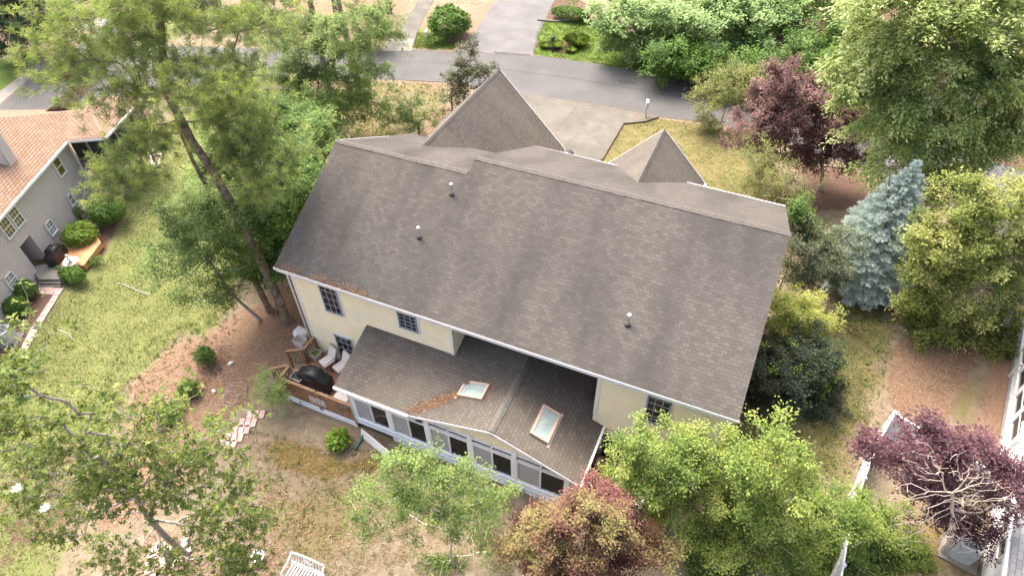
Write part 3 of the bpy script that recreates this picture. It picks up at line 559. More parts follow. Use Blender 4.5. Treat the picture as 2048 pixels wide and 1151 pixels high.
while z < 3.3:
    xa = GAp[0]-(GAp[2]-.1-z)/lsl; xb = GAp[0]+(GAp[2]-.1-z)/rsl; zt_ = z+.1
    pd.poly([(max(xa, 6.9), YW-.02, z), (min(xb, 13.45), YW-.02, z), (min(xb, 13.45), YW, zt_), (max(xa, 6.9), YW, zt_)]); z = zt_
pd.build('pediment', M['yellow'], house)
tr = MB(); tr.bar(GAp+[0, -.01, -.1], gl+[0, -.01, -.1], .03, .13); tr.bar(GAp+[0, -.012, -.1], gr_+[0, -.012, -.1], .03, .13); tr.box(((3.42+6.85)/2, YE-.05, 2.36), (3.43, .1, .1)); tr.box((gr_[0]+.04, (YE-.05)/2, gr_[2]-.06), (.1, -YE-.05, .11)); tr.bar((3.42, YE, zs(YE)-.1), (3.42, -.03, zs(0)-.1), .03, .13)
tr.tube([(13.84, YE+.05, 2.02), (13.6, YW-.07, 1.85), (13.53, YW-.07, 1.7), (13.53, YW-.07, -.3)], .04, 8); tr.tube([(3.88, YE, 2.3), (3.86, YW-.08, 2.1), (3.86, YW-.08, -.3)], .04, 8)
tr.build('sunroom_trim', M['white'], house)
for i in range(5):
    x0, x1 = bays[i]+.11, bays[i+1]-.11; xm = (x0+x1)/2; zc = (SILL+HEAD)/2; hh = HEAD-SILL-.06
    f = MB(); 
    for x in (x0, xm, x1): f.box((x, YW-.035, zc), (.055, .06, hh))
    for zz in (SILL+.04, HEAD-.04): f.box((xm, YW-.034, zz), (x1-x0, .058, .055))
    if i > 1: f.box((xm, YW-.034, HEAD+.10), (x1-x0, .058, .05)); f.box((xm, YW-.02, HEAD+.26), (.06, .07, .34))
    wf = f.build('sunroom_window', M['whiteblue'], house)
    MB().box(((x0+xm)/2, YW-.02, zc), (xm-x0, .012, hh)).build('screen', M['screen'], wf); MB().box(((x1+xm)/2, YW-.005, zc), (x1-xm, .012, hh)).build('pane', M['clearglass'], wf)
    if i > 1: MB().box((xm, YW-.004, HEAD+.25), (x1-x0, .012, .27)).build('transom_pane', M['darkglass'], wf)
ib = MB(); ib.box(((SXL+SXR)/2, YW/2, -.1), (SXR-SXL-.1, -YW-.05, .06)); ib.build('sunroom_floor', M['wood'], house)
sk = MB(); siding(sk, (5.6, YW-.0), (SXR, YW-.0), GZ-.02, -.1, (0, -1), .13); sk.box((9.5, YW+.06, -.3), (7.8, .08, .42)); siding(sk, (SXR, YW), (SXR, 0), GZ-.02, -.1, (1, 0), .13); sk.build('skirt', M['foundation'], house)
lt = MB(); lt.box((10.42, YW-.09, 3.12), (.2, .14, .24)); lt.box((10.42, YW-.17, 3.2), (.24, .12, .05)); lt.build('wall_lamp', M['greymetal'], house, bevel=.01)
for x in (11.6, 12.85): MB().tube([(x, YW-.06, GZ), (x, YW-.06, 0)], .016, 6).build('conduit', M['darkmetal'], house)
# loose skirt board leaning by the corner
lb = MB(); q4 = [atz(722, 857, .1), atz(778, 903, .1), atz(777, 918, -.42), atz(722, 873, -.42)]; nn_ = np.cross(q4[1]-q4[0], q4[3]-q4[0]); nn_ /= np.linalg.norm(nn_); lb.slab(q4[::-1], -nn_, .03)
tag(lb.build('loose_panel', M['white']), 'white skirt panel standing loose and askew below the sunroom corner', 'panel')

# ================================================================ THE BACK DECK (left of the sunroom)
DZ = .05; deck = thing('deck', (2, -1.2, GZ), 'brown timber deck with railings between yellow wall and glazed sunroom', 'deck')
b = MB(); y = -2.52
while y < -.06: b.box((1.95, y, DZ-.015), (3.7, .138, .03)); y += .145
b.build('floor_boards', M['deck'], deck)
b = MB(); siding(b, (.1, -2.56), (3.85, -2.56), GZ-.02, DZ-.16, (0, -1), .1); siding(b, (.1, -.05), (.1, -2.56), GZ-.02, DZ-.16, (-1, 0), .1); b.build('skirt', M['whiteblue'], deck)
b = MB(); b.box((1.98, -2.56, DZ-.09), (3.78, .04, .16)); b.box((.1, -1.3, DZ-.09), (.04, 2.5, .16)); b.build('rim_board', M['wood'], deck)
def railing(a, c, z0a=DZ, z0c=DZ, h=1.0, gap=.115):
    a = np.array([*a, z0a]); c = np.array([*c, z0c]); r = MB(); up = np.array([0, 0, 1.])
    r.bar(a+up*(h-.02), c+up*(h-.02), .13, .04); r.bar(a+up*(h-.09), c+up*(h-.09), .04, .09); r.bar(a+up*.1, c+up*.1, .04, .09)
    L = np.linalg.norm(c-a); n = int(L/gap)
    for i in range(1, n): p = a+(c-a)*i/n; r.bar(p+up*.08, p+up*(h-.06), .035, .035)
    ro = r.build('railing', M['wood'], deck)
    for k, p in enumerate((a, c)): MB().bar(p-up*.3, p+up*(h-.04), .095, .095).build('post', M['wood'], ro)
railing((.2, -2.55), (2.0, -2.55)); railing((2.1, -2.55), (3.83, -2.55)); railing((.14, -.1), (.14, -.78)); railing((.1, -.88), (-.52, -1.22)); railing((.16, -2.45), (.12, -1.9)); railing((.04, -1.86), (-.5, -2.3))
b = MB()
for i, (dx, z) in enumerate(((-.2, DZ-.2), (-.5, DZ-.38))): b.box((dx+.02, -1.55, z), (.32, .8, .04), rz=.35)
b.build('step', M['deck'], deck)

def chair(px, py, rz, label):
    P = atz(px, py, DZ); t = thing('patio_chair', P, label, 'chair', 'cushioned patio chairs on the deck', rz)
    Mr = rot(rz); q = lambda x, y, z: P+Mr@np.array([x, y, z])
    s = MB(); s.box(q(0, 0, .44), (.52, .54, .1), rz=rz); s.build('seat_cushion', M['cushion'], t, bevel=.03)
    s = MB(); s.bar(q(0, .28, .48), q(0, .5, 1.0), .5, .09, up=Mr@np.array([0, -1, .4])); s.build('back_cushion', M['cushion'], t, bevel=.03)
    f = MB(); up = []
    for sg in (-1, 1): f.tube([q(sg*.28, .3, .4), q(sg*.28, .54, 1.02)], .014, 6); f.tube([q(sg*.28, -.26, .4), q(sg*.28, .3, .4)], .014, 6)
    f.tube([q(-.28, .54, 1.02), q(.28, .54, 1.02)], .014, 6); f.build('frame', M['darkmetal'], t)
    for sx in (-1, 1):
        MB().tube([q(sx*.28, -.26, 0), q(sx*.28, -.26, .42)], .014, 6).build('leg', M['darkmetal'], t); MB().tube([q(sx*.28, .34, 0), q(sx*.28, .28, .42)], .014, 6).build('leg', M['darkmetal'], t)
        MB().tube([q(sx*.3, -.26, .42), q(sx*.31, -.24, .64), q(sx*.31, .1, .66), q(sx*.3, .38, .64)], .016, 6).build('armrest', M['darkmetal'], t)
c4 = lambda x, y: (520+x/4.425, 620+y/4.425)
chair(*c4(610, 505), -.35, 'cushioned metal patio chair beside the square white planter'); chair(*c4(730, 555), -.35, 'cushioned metal patio chair half hidden under the sunroom roof edge')
P = atz(*c4(505, 425), DZ); t = thing('planter', P, 'square white tapered planter with low green plant on the deck', 'planter')
b = MB()
for sg in (-1, 1): b.slab([P+[sg*.16, -.16, .0], P+[sg*.16, .16, 0], P+[sg*.22, .22, .4], P+[sg*.22, -.22, .4]][::sg], (sg, 0, 0), .02); b.slab([P+[-.16, sg*.16, 0], P+[.16, sg*.16, 0], P+[.22, sg*.22, .4], P+[-.22, sg*.22, .4]][::-sg], (0, sg, 0), .02)
b.box(P+[0, 0, .33], (.38, .38, .02)); b.build('pot', M['cushion'], t); 
pp = P+rng.uniform(-1, 1, (160, 3))*[.18, .18, .03]+[0, 0, .38]; nn = rng.normal(0, .4, (160, 3)); nn[:, 2] = 1; nn /= np.linalg.norm(nn, axis=1)[:, None]
leaf_obj('foliage', pp, nn, .07, .5, LF['bright'], t)
def sheet_blob(mb, stations, n=18):
    """a draped cover: (x, halfwidth y, z bottom, z top, squareness) cross-sections along x, in local coords via fn"""
    rings = []
    for (x, hw, z0, z1, sq) in stations:
        rg = []
        for k in range(n):
            a = 2*math.pi*k/n; c, s = math.cos(a), math.sin(a); e = sq
            cy = math.copysign(abs(c)**e, c); sz = math.copysign(abs(s)**e, s); rg.append((x, hw*cy*(1+.03*math.sin(5*a+x*7)), (z0+z1)/2+(z1-z0)/2*sz))
        rings.append(rg)
    return rings
def draped(name, P, rz, stations, m, parent=None, n=20):
    Mr = rot(rz); rings = sheet_blob(None, stations, n); mb = MB(); b = 0
    for rg in rings: mb.v += [tuple(np.asarray(P)+Mr@np.array(q)) for q in rg]
    for i in range(len(rings)-1):
        for k in range(n): mb.f.append([i*n+k, i*n+(k+1) % n, (i+1)*n+(k+1) % n, (i+1)*n+k]); mb.uv += [(0, 0)]*4
    mb.f.append(list(range(n))[::-1]); mb.uv += [(0, 0)]*n; e = (len(rings)-1)*n; mb.f.append([e+k for k in range(n)]); mb.uv += [(0, 0)]*n
    return mb.build(name, m, parent, smooth=True)
P = np.array([1.33, -1.75, DZ]); t = thing('covered_grill', P, 'barbecue under draped black cover behind the deck railing', 'grill')
draped('cover', P, .02, [(-.78, .2, .3, .78, .4), (-.75, .27, .0, .86, .25), (-.42, .29, 0, .88, .25), (-.36, .3, 0, 1.12, .3), (0, .33, 0, 1.2, .4), (.34, .3, 0, 1.14, .3), (.41, .3, 0, .9, .25), (.74, .28, 0, .84, .25), (.78, .2, .2, .7, .4)], M['black'], t)
MB().tube([P+[-.3, -.34, .8], P+[.3, -.34, .82]], .012, 6).build('strap', M['darkmetal'], t)
P = np.array([.52, -1.95, DZ]); t = thing('side_table', P, 'small dark slatted tray table beside the covered barbecue', 'table')
b = MB()
for i in range(6): b.box(P+[-.22+i*.088, 0, .56], (.07, .44, .025), rz=.0)
b.build('table_top', M['darkmetal'], t); b = MB(); b.box(P+[0, .22, .56], (.56, .03, .035)); b.box(P+[0, -.22, .56], (.56, .03, .035)); b.box(P+[-.28, 0, .56], (.03, .44, .035)); b.box(P+[.28, 0, .56], (.03, .44, .035)); b.build('rim', M['cushion'], t)
for sx in (-1, 1):
    for sy in (-1, 1): MB().bar(P+[sx*.24, sy*.19, 0], P+[sx*.24, sy*.19, .55], .03, .03).build('leg', M['darkmetal'], t)
P = np.array([2.95, -2.05, DZ]); t = thing('storage_box', P, 'pale resin deck box tucked beside the sunroom corner post', 'box')
MB().box(P+[0, 0, .25], (.62, .5, .5)).build('body', M['cushion'], t, bevel=.02); MB().box(P+[0, 0, .53], (.68, .56, .07)).build('lid', M['cushion'], t, bevel=.025)
P = np.array([.2, -2.42, DZ+1.0]); t = thing('lantern', (.3, -2.3, DZ), 'small dark lantern hanging inside the deck corner post', 'lantern')
MB().lathe((.3, -2.3, DZ+.55), [(.06, 0), (.08, .02), (.07, .24), (.03, .3), (.02, .36)], 8).build('body', M['darkmetal'], t); MB().tube([(.3, -2.3, DZ+.9), (.26, -2.4, DZ+.97)], .01, 6).build('hook', M['darkmetal'], t)
# white wrought ornament on the railing
t = thing('wall_ornament', (2.0, -2.63, .5), 'white scrolled iron ornament hung on the outside of the deck railing', 'ornament')
b = MB()
for i in range(5):
    for j in range(2):
        c = np.array([1.72+i*.16, -2.64, .33+j*.22]); b.tube([c+[.085*math.cos(a), 0, .105*math.sin(a)] for a in np.linspace(0, 2*math.pi, 13)], .012, 5, cap=False)
b.build('scrollwork', M['white'], t)
t = thing('garden_hose', (.9, -2.7, 0), 'thin dark hose looped against the white deck skirting', 'hose')
MB().tube([(.2, -2.6, .05), (.3, -2.68, -.2), (.6, -2.68, -.42), (.95, -2.68, -.38), (1.0, -2.66, -.1), (.95, -2.62, .05)], .015, 6).build('tube', M['darkmetal'], t)
# bin and bag by the corner of the wall
P = atz(604, 690, GZ); t = thing('storage_bin', P, 'pale plastic bin standing below the wall corner by the steps', 'bin')
b = MB(); 
for sg in (-1, 1): b.slab([P+[sg*.25, -.18, 0], P+[sg*.25, .18, 0], P+[sg*.3, .22, .45], P+[sg*.3, -.22, .45]][::sg], (sg, 0, 0), .02); b.slab([P+[-.25, sg*.18, 0], P+[.25, sg*.18, 0], P+[.3, sg*.22, .45], P+[-.3, sg*.22, .45]][::-sg], (0, sg, 0), .02)
b.box(P+[0, 0, .04], (.48, .34, .04)); b.build('tub', M['cushion'], t)
P = atz(597, 678, GZ)+np.array([0, .25, 0]); t = thing('plastic_bag', P, 'crumpled white plastic sack slumped by the corner of the yellow wall', 'bag')
draped('sack', P, .4, [(-.36, .05, .1, .3, .9), (-.3, .2, 0, .34, .8), (-.12, .33, 0, .5, .6), (.1, .28, 0, .4, .8), (.28, .22, 0, .33, .7), (.36, .05, .1, .3, .9)], M['bagw'], t, 16)

# ================================================================ VEGETATION
def resample(pts, step):
    pts = [np.asarray(p, float) for p in pts]; out = [pts[0]]
    for a, b in zip(pts[:-1], pts[1:]):
        n = max(1, int(np.ceil(np.linalg.norm(b-a)/step))); out += [a+(b-a)*i/n for i in range(1, n+1)]
    return out
def skeleton(trunk, targets, seg=.55, start=.3, down=1.2, bow=.12, jit=.05, rad=.22):
    """a branching frame: every target is joined to the nearest limb already there"""
    tr = resample(trunk, seg); N = np.zeros((len(tr)+len(targets)*40, 3)); N[:len(tr)] = tr; par = [-1]+list(range(len(tr)-1)); n = len(tr); k0 = int(len(tr)*start)
    pl = np.zeros(len(N)); T = np.asarray(targets); dt = np.min(np.linalg.norm(T[:, None]-N[None, k0:n], axis=2), axis=1); tips = []
    for i in np.argsort(dt):
        t = T[i]; Q = N[k0:n]; dd = t-Q; dist = np.linalg.norm(dd, axis=1); j = int(np.argmin(dist+rad*pl[k0:n]+down*np.maximum(0, Q[:, 2]-t[2])))+k0
        dv = t-N[j]; L = np.linalg.norm(dv); m_ = min(38, max(1, int(np.ceil(L/seg)))); prev = j; off = rng.normal(0, jit, 3)*L
        for q in range(1, m_+1):
            f = q/m_; N[n] = N[j]+dv*f+(off+np.array([0, 0, bow*L]))*math.sin(math.pi*f)*.6+(rng.normal(0, .02, 3) if q < m_ else 0); par.append(prev); pl[n] = pl[prev]+L/m_; prev = n; n += 1
        tips.append(prev)
    return N[:n], np.array(par), np.array(tips), len(tr)
def limbs(N, par, ntr, r_base, r_tip=.012, taper=.55, power=.5, sides=6, trunk_top=None):
    n = len(N); cnt = np.zeros(n); has = np.zeros(n, bool)
    for i in range(n-1, 0, -1):
        if not has[i]: cnt[i] += 1
        cnt[par[i]] += cnt[i]; has[par[i]] = True
    r = r_tip*np.maximum(cnt, 1)**power
    tt = np.arange(ntr)/max(1, ntr-1); r[:ntr] = np.maximum(r_base*(1-tt*(1-(taper if trunk_top is None else trunk_top))), .02); r[ntr:] = np.minimum(r[ntr:], r_base*.5)
    r[0] *= 1.35
    I = np.arange(1, n); A = N[par[I]]; B = N[I]; ra = np.minimum(r[par[I]], r[I]*1.35); rb = r[I]
    ra[:ntr-1] = r[par[I[:ntr-1]]]
    D = B-A; L = np.linalg.norm(D, axis=1)[:, None]+1e-9; D /= L; B = B+D*np.minimum(rb[:, None]*.4, .05)
    ref = np.where(np.abs(D[:, 2:3]) > .9, [[1., 0, 0]], [[0, 0, 1.]]); X = np.cross(D, ref); X /= np.linalg.norm(X, axis=1)[:, None]; Y = np.cross(D, X)
    a = np.arange(sides)*2*math.pi/sides; c, s = np.cos(a)[None, :, None], np.sin(a)[None, :, None]
    ring = X[:, None]*c+Y[:, None]*s; V = np.concatenate([A[:, None]+ring*ra[:, None, None], B[:, None]+ring*rb[:, None, None]], 1).reshape(-1, 3)
    k = np.arange(sides); f = np.stack([k, (k+1) % sides, (k+1) % sides+sides, k+sides], 1); F = (np.arange(len(I))[:, None, None]*2*sides+f[None]).reshape(-1, 4)
    return V, F, r
def unit(v): return v/(np.linalg.norm(v, axis=-1, keepdims=True)+1e-9)
def blob3(base, px, py, rx, ry, off=0.):
    """an ellipsoid that stands over the base: centre on the upright plane through it, radii from the size seen"""
    C = upright(base, px, py, off); dz = depth(C); d = ray(px, py); sp = -d[2]/np.linalg.norm(d); cp = math.sqrt(1-sp*sp)
    r = rx*dz/FPX; a = ry*dz/FPX; rz = math.sqrt(max(a*a-(r*sp)**2, (.42*r)**2))/cp
    if a < r*sp: r2 = max(a/sp*.9, r*.5)
    else: r2 = r
    return C, np.array([r, r2, min(rz, 1.6*r+.3)])
HX = np.array([math.cos(YAW), -math.sin(YAW), 0.])
def fill(blobs, n, shell=.6):
    """points in a set of ellipsoids, denser towards their surface and top"""
    vol = np.array([b[1].prod()**.67 for b in blobs]); cnt = np.maximum(2, (n*vol/vol.sum()).astype(int)); P = []; O = []
    for (C, r), k in zip(blobs, cnt):
        u = unit(rng.normal(0, 1, (k, 3))); u[:, 2] = np.where(u[:, 2] < -.35, -u[:, 2]*.6, u[:, 2]); rr = rng.random(k)**(1/3.); rr = shell*(.62+.42*rng.random(k))+(1-shell)*rr
        q = u*rr[:, None]*r; w = q[:, :1]*HX+q[:, 1:2]*FH+q[:, 2:]*np.array([0, 0, 1.]); P.append(C+w); O.append(unit(u[:, :1]*HX+u[:, 1:2]*FH+u[:, 2:]*np.array([0, 0, 1.])))
    return np.concatenate(P), np.concatenate(O)
def tree(name, label, cat, base, trunk_px, blobs, leafm, barkm, n=120, per=180, rc=.45, leaf=.11, wr=.5, r0=.14, droop=0., flat=.6, upw=1., group=None, trunk_pts=None, top=.5, seg=.55, start=.3, tintamp=.55, shell=.65, sides=6, rtip=.012, bias=0., nleafjit=.35, patch=.14):
    base = np.asarray(base, float); B = [b if len(b) == 2 and hasattr(b[0], '__len__') else blob3(base, *b) for b in blobs]
    t = thing(name, base, label, cat, group)
    trunk = trunk_pts or [base-np.array([0, 0, .1])]+[upright(base, *p[:2], p[2] if len(p) > 2 else 0.) for p in trunk_px]
    if len(trunk) == 1: C = np.mean([b[0] for b in B], axis=0); trunk = [trunk[0], base+np.array([.02, .05, max(.3, (C[2]-base[2])*.5)]), base*.3+C*.7]
    T, O = fill(B, n, shell); T = T+rng.normal(0, .4*rc+.08, T.shape)+O*(rng.random((len(T), 1)) < .22)*rng.uniform(.2, 1.1, (len(T), 1))*rc*1.6; T[:, 2] = np.maximum(T[:, 2], base[2]+.15)
    N, par, tips, ntr = skeleton(trunk, T, seg, start)
    V, F, r = limbs(N, par, ntr, r0, rtip, trunk_top=top, sides=sides)
    npmesh('trunk', V, np.full(len(F), 4), F.ravel(), barkm, t, smooth=True)
    # leaf clumps on the outer limb joints: tips and the joint before each
    src = np.concatenate([N[tips], N[par[tips]]]); K = len(src); cen = np.mean([b[0] for b in B], axis=0)
    cs = rc*rng.uniform(.65, 1.3, K); clt = rng.normal(0, .5, K)
    nt_ = 7; kk = max(1, per//2//nt_); oc = unit(src-cen); tw = unit(np.repeat(oc, nt_, 0)*.55+rng.normal(0, .75, (K*nt_, 3))*np.array([1, 1, flat])+np.array([0, 0, .18*upw])); idt = np.repeat(np.arange(K*nt_), kk); idx = idt//nt_
    uu = rng.random(len(idt))**.8; tl = (cs[:, None]*rng.uniform(.6, 1.35, (K, nt_))).ravel(); g = tw[idt]*uu[:, None]; P = src[idx]+g*tl[idt, None]+rng.normal(0, .055+.07*rc, (len(idt), 3))
    P[:, 2] -= droop*uu**2*tl[idt]*.6; clt = clt+0*clt; clt_l = clt[idx]*.7+rng.normal(0, .5, K*nt_)[idt]*.6
    P[:, 2] = np.maximum(P[:, 2], base[2]+.04)
    out = unit(P-cen); nn = unit(np.array([0, 0, upw])+out*.55+rng.normal(0, .45, P.shape)); A = unit(tw[idt])+rng.normal(0, .6, P.shape); A[:, 2] -= droop
    tint = np.clip(.42+bias+tintamp*.38*clt_l+(uu-.5)*.22+patch*(np.sin(P[:, 0]*1.9+P[:, 2]*1.3+base[0])+np.sin(P[:, 1]*2.3-P[:, 2]*1.1+base[1]*3))*.7+rng.normal(0, nleafjit*.45, len(P)), 0, 1)
    leaf_obj('crown', P, nn, leaf*rng.uniform(.65, 1.25, len(P)), wr, leafm, t, tint=tint, A=A)
    return t, N, tips
def bush(name, label, base_px, rx, h, leafm, n=4000, leaf=.08, wr=.55, group=None, ry=None, lump=.12, base=None, cat='shrub', bias=0., stem=True):
    """a dense shrub: many leaves on and just under a lumpy dome, a few stems inside"""
    base = atz(*base_px) if base is None else np.asarray(base, float); t = thing(name, base, label, cat, group); ry = ry or rx
    u = unit(rng.normal(0, 1, (n, 3))); u[:, 2] = np.where(u[:, 2] < -.5, -u[:, 2], u[:, 2]); ph = rng.uniform(0, 6, 6)
    lum = 1+lump*(np.sin(u[:, 0]*7+ph[0])*np.sin(u[:, 1]*6+ph[1])+np.sin(u[:, 2]*8+u[:, 0]*5+ph[2])*.7+.5*np.sin(u[:, 1]*15+u[:, 2]*13+ph[3]))
    rr = lum*(1-np.abs(rng.normal(0, .13, n))); P = base+np.array([0, 0, h*.5])+u*rr[:, None]*np.array([rx, ry, h*.52]); P[:, 2] = np.maximum(P[:, 2], base[2]+.02)
    nn = unit(u*.8+np.array([0, 0, .5])+rng.normal(0, .5, P.shape)); cl = np.sin(u[:, 0]*9+ph[4])*np.sin(u[:, 1]*8+ph[5])*.18
    leaf_obj('foliage', P, nn, leaf*rng.uniform(.6, 1.3, n), wr, leafm, t, tint=np.clip(.45+bias+cl+rng.normal(0, .2, n), 0, 1))
    s = MB()
    for k in range(7): a = k*.9; s.tube([base+[0, 0, -.05], base+[rx*.25*math.cos(a), ry*.25*math.sin(a), h*.4], base+[rx*.6*math.cos(a), ry*.6*math.sin(a), h*.75]], [.03, .02, .008], 5)
    if stem: s.build('stem', M['bark'], t)
    return t
# ---------------------------------------------------------------- pines: needles in tufts
def needles(P, D, nper, Ln, wd):
    K = len(P); idx = np.repeat(np.arange(K), nper); d = unit(D[idx]*.75+rng.normal(0, .62, (K*nper, 3))); p = P[idx]-D[idx]*rng.uniform(0, .22, (K*nper, 1)); L = (Ln*rng.uniform(.7, 1.15, K*nper))[:, None]
    s = unit(np.cross(d, rng.normal(0, 1, d.shape)))*wd/2; tip = p+d*L; tip[:, 2] -= L[:, 0]*.12
    return np.stack([p-s*.5, p+d*L*.55+s, tip, p+d*L*.5-s], 1).reshape(-1, 3), idx
def pine(label, base, trunk_px, blobs, r0=.3, n=150, tufts=9, nper=46, Ln=.28, wd=.015, group='tall pines at the left', leafm='pine', spread=.42, extra_dead=0, top=.35, bias=0.):
    base = np.asarray(base, float); B = [blob3(base, *b) for b in blobs]; t = thing('pine_tree', base, label, 'tree', group)
    trunk = [base-np.array([0, 0, .1])]+[upright(base, *p) for p in trunk_px]; T, O = fill(B, n, .35)
    N, par, tips, ntr = skeleton(trunk, T, .6, .32, .25, .05, .10); V, F, r = limbs(N, par, ntr, r0, .015, trunk_top=top, sides=8, power=.42)
    npmesh('trunk', V, np.full(len(F), 4), F.ravel(), M['barkpine'], t, smooth=True)
    src = np.concatenate([N[tips], N[par[tips]]]); dirs = unit(np.concatenate([N[tips]-N[par[tips]]]*2)+rng.normal(0, .3, (len(src), 3))); K = len(src)
    idx = np.repeat(np.arange(K), tufts); g = rng.normal(0, 1, (K*tufts, 3))*np.array([1, 1, .5]); P = src[idx]+g*spread; D = unit(dirs[idx]*.5+g*.35+np.array([0, 0, .85])); cl = rng.normal(0, .16, K)[idx]+rng.normal(0, .27, K*tufts)+.12*g[:, 2]
    co_, ni = needles(P, D, nper, Ln, wd); npmesh('crown', co_, np.full(len(co_)//4, 4), np.arange(len(co_)), LF[leafm], t, tint=np.clip(.45+bias+cl[ni]+rng.normal(0, .15, len(ni)), 0, 1))
    # twiglets that carry the tufts
    A = src[idx]; s = unit(np.cross(P-A, rng.normal(0, 1, P.shape)))*.008; tw = np.stack([A-s, A+s, P+s*.5, P-s*.5], 1).reshape(-1, 3); npmesh('twigs', tw, np.full(len(A), 4), np.arange(len(tw)), M['bark'], t)
    return t
pA = atz(577, 643)
pine('great leaning pine with thick bare trunk beside the yellow house corner', pA, [(538, 555), (495, 472), (458, 399), (421, 334), (384, 283), (356, 228), (330, 180), (326, 130), (322, 60), (310, -20), (300, -90)],
     [(200, 140, 120, 45, .5), (110, 85, 60, 40), (260, 85, 80, 50), (400, 150, 110, 55, 1.2), (470, 70, 90, 45), (190, 35, 120, 38), (340, 40, 70, 35), (240, 200, 60, 25, 1), (290, 215, 70, 25, 1.5), (350, -30, 160, 40), (560, 50, 60, 40), (130, 150, 60, 25)], r0=.235, n=175, tufts=5, top=.5)
pB = atz(541, 622)
pine('second pine trunk close behind the great leaning pine', pB, [(495, 532), (449, 445), (412, 370), (385, 320), (372, 290), (350, 240)],
     [(270, 305, 60, 45, 1.5), (250, 380, 65, 50, 2.0), (300, 270, 50, 35, 1.5), (470, 240, 80, 50, -.5), (520, 300, 80, 55), (470, 310, 60, 45, .5), (540, 380, 55, 45), (490, 180, 80, 45, -1), (215, 345, 35, 25, 2), (440, 200, 50, 40)], r0=.17, n=165, tufts=5, leafm='pine', bias=-.03)
pine('dark slim pine beyond the leaning pine near the road', atz(310, 152), [(307, 90), (300, 40), (290, -40)], [(300, 20, 60, 40), (380, 10, 80, 40), (440, 30, 60, 40), (540, 20, 70, 35), (330, -20, 100, 30)], r0=.22, n=90, leafm='pine_dark', group='tall pines at the left')
# bare pine trunks over the road, crowns above the frame
for i, (b, tp, lb) in enumerate((((627, 36), (612, -30), 'dark bare pine trunk standing at the top edge left of centre'), ((676, 60), (662, -40), 'thin leaning pine trunk at the top edge beyond the road'), ((778, 26), (772, -40), 'short stretch of dark trunk by the brown bed at the top'), ((722, 196), (690, 60), 'dark pine trunk standing in front of the road among green leaves'))):
    P = atz(*b); Q = upright(P, *tp); t = thing('pine_tree', P, lb, 'tree', 'pine trunks beyond the road')
    tb_ = MB().tube([P-[0, 0, .1], P+(Q-P)*.35+[.05, 0, 0], P+(Q-P)*.7, Q, P+(Q-P)*1.5], [.3, .25, .23, .2, .15], 10); tb_.build('trunk', M['bark'], t, smooth=True)
    top_ = P+(Q-P)*1.5; K = 60; pts = top_+rng.normal(0, 1, (K, 3))*[1.1, 1.1, .7]+[0, 0, .8]
    co_, ni = needles(pts, unit(rng.normal(0, .5, (K, 3))+[0, 0, 1]), 30, .3, .03); npmesh('crown', co_, np.full(len(co_)//4, 4), np.arange(len(co_)), LF['pine_dark'], t, tint=np.clip(rng.normal(.5, .2, len(ni)), 0, 1))

# ---------------------------------------------------------------- left side trees and shrubs
tree('oak_tree', 'tall feathery green oak between the pines and the roof corner', 'tree', atz(681, 272), [(668, 215), (650, 150), (640, 90)], [(620, 90, 70, 60), (700, 70, 75, 50), (640, 180, 80, 60, .5), (720, 140, 50, 40), (580, 160, 55, 60), (690, 220, 55, 45, .5), (600, 240, 60, 40, .5), (750, 40, 50, 40), (760, 90, 40, 25), (560, 70, 50, 40), (740, 210, 30, 25)],
     LF['oak'], M['barkgrey'], n=340, per=280, rc=.65, leaf=.14, wr=.42, r0=.3, droop=.5, start=.25, shell=.5)
for i, (b, bl, lb, k) in enumerate((((-5.2, 6.0), [(450, 300, 45, 40), (480, 370, 45, 45), (430, 350, 40, 40), (500, 430, 50, 45), (520, 370, 45, 45), (460, 430, 35, 40)], 'broad soft green tree behind the trunks of the leaning pines', 'oak'), ((-2.2, 9.0), [(620, 320, 40, 45), (640, 270, 30, 25), (580, 390, 45, 40), (610, 360, 30, 40)], 'light green tree brushing the left roof slope', 'lime'), ((-2.6, 5.5), [(590, 350, 55, 60), (560, 420, 60, 60), (600, 430, 40, 50), (520, 470, 50, 50)], 'dense ivy green holly against the left side of the house', 'ivy'), ((-4.4, 9.5), [(550, 240, 50, 40), (600, 265, 55, 45), (510, 330, 50, 50), (570, 300, 50, 40)], 'bright green rounded tree by the upper left roof corner', 'ivy'), ((-2.0, 2.9), [(560, 500, 45, 55), (590, 520, 30, 50), (520, 530, 35, 40), (600, 440, 30, 50), (620, 400, 25, 40), (540, 430, 40, 50)], 'deep green climbing growth round the foot of the pines', 'ivy'))):
    tree('holly_tree', lb, 'tree', (*b, GZ), [], bl, LF[k], M['bark'], n=170, per=230, rc=.55, leaf=.13, wr=.55, r0=.14, start=.1, group='green trees along the left wall')
lb_ = atz(522, 638)
tree('leaning_tree', 'small tree leaning left over the lawn with grey green leaves', 'tree', lb_, [(490, 612, .2), (462, 587, .4), (426, 532, .6), (395, 490, .6)], [(400, 470, 70, 45, .6), (355, 520, 60, 40, .8), (440, 430, 60, 55), (470, 500, 50, 50), (335, 455, 35, 35, .8), (440, 575, 35, 30, .6), (380, 580, 35, 25, .8), (480, 560, 30, 30), (390, 420, 50, 40, .3)],
     LF['sapling'], M['barkgrey'], n=230, per=180, rc=.5, leaf=.095, wr=.55, r0=.09, start=.25)
tb_ = MB().tube([atz(555, 626), upright(atz(555, 626), 543, 560)], [.09, .07], 8); t = thing('dead_tree', atz(555, 626), 'thin grey broken trunk standing between the two pines', 'tree'); tb_.build('trunk', M['barkgrey'], t, smooth=True)
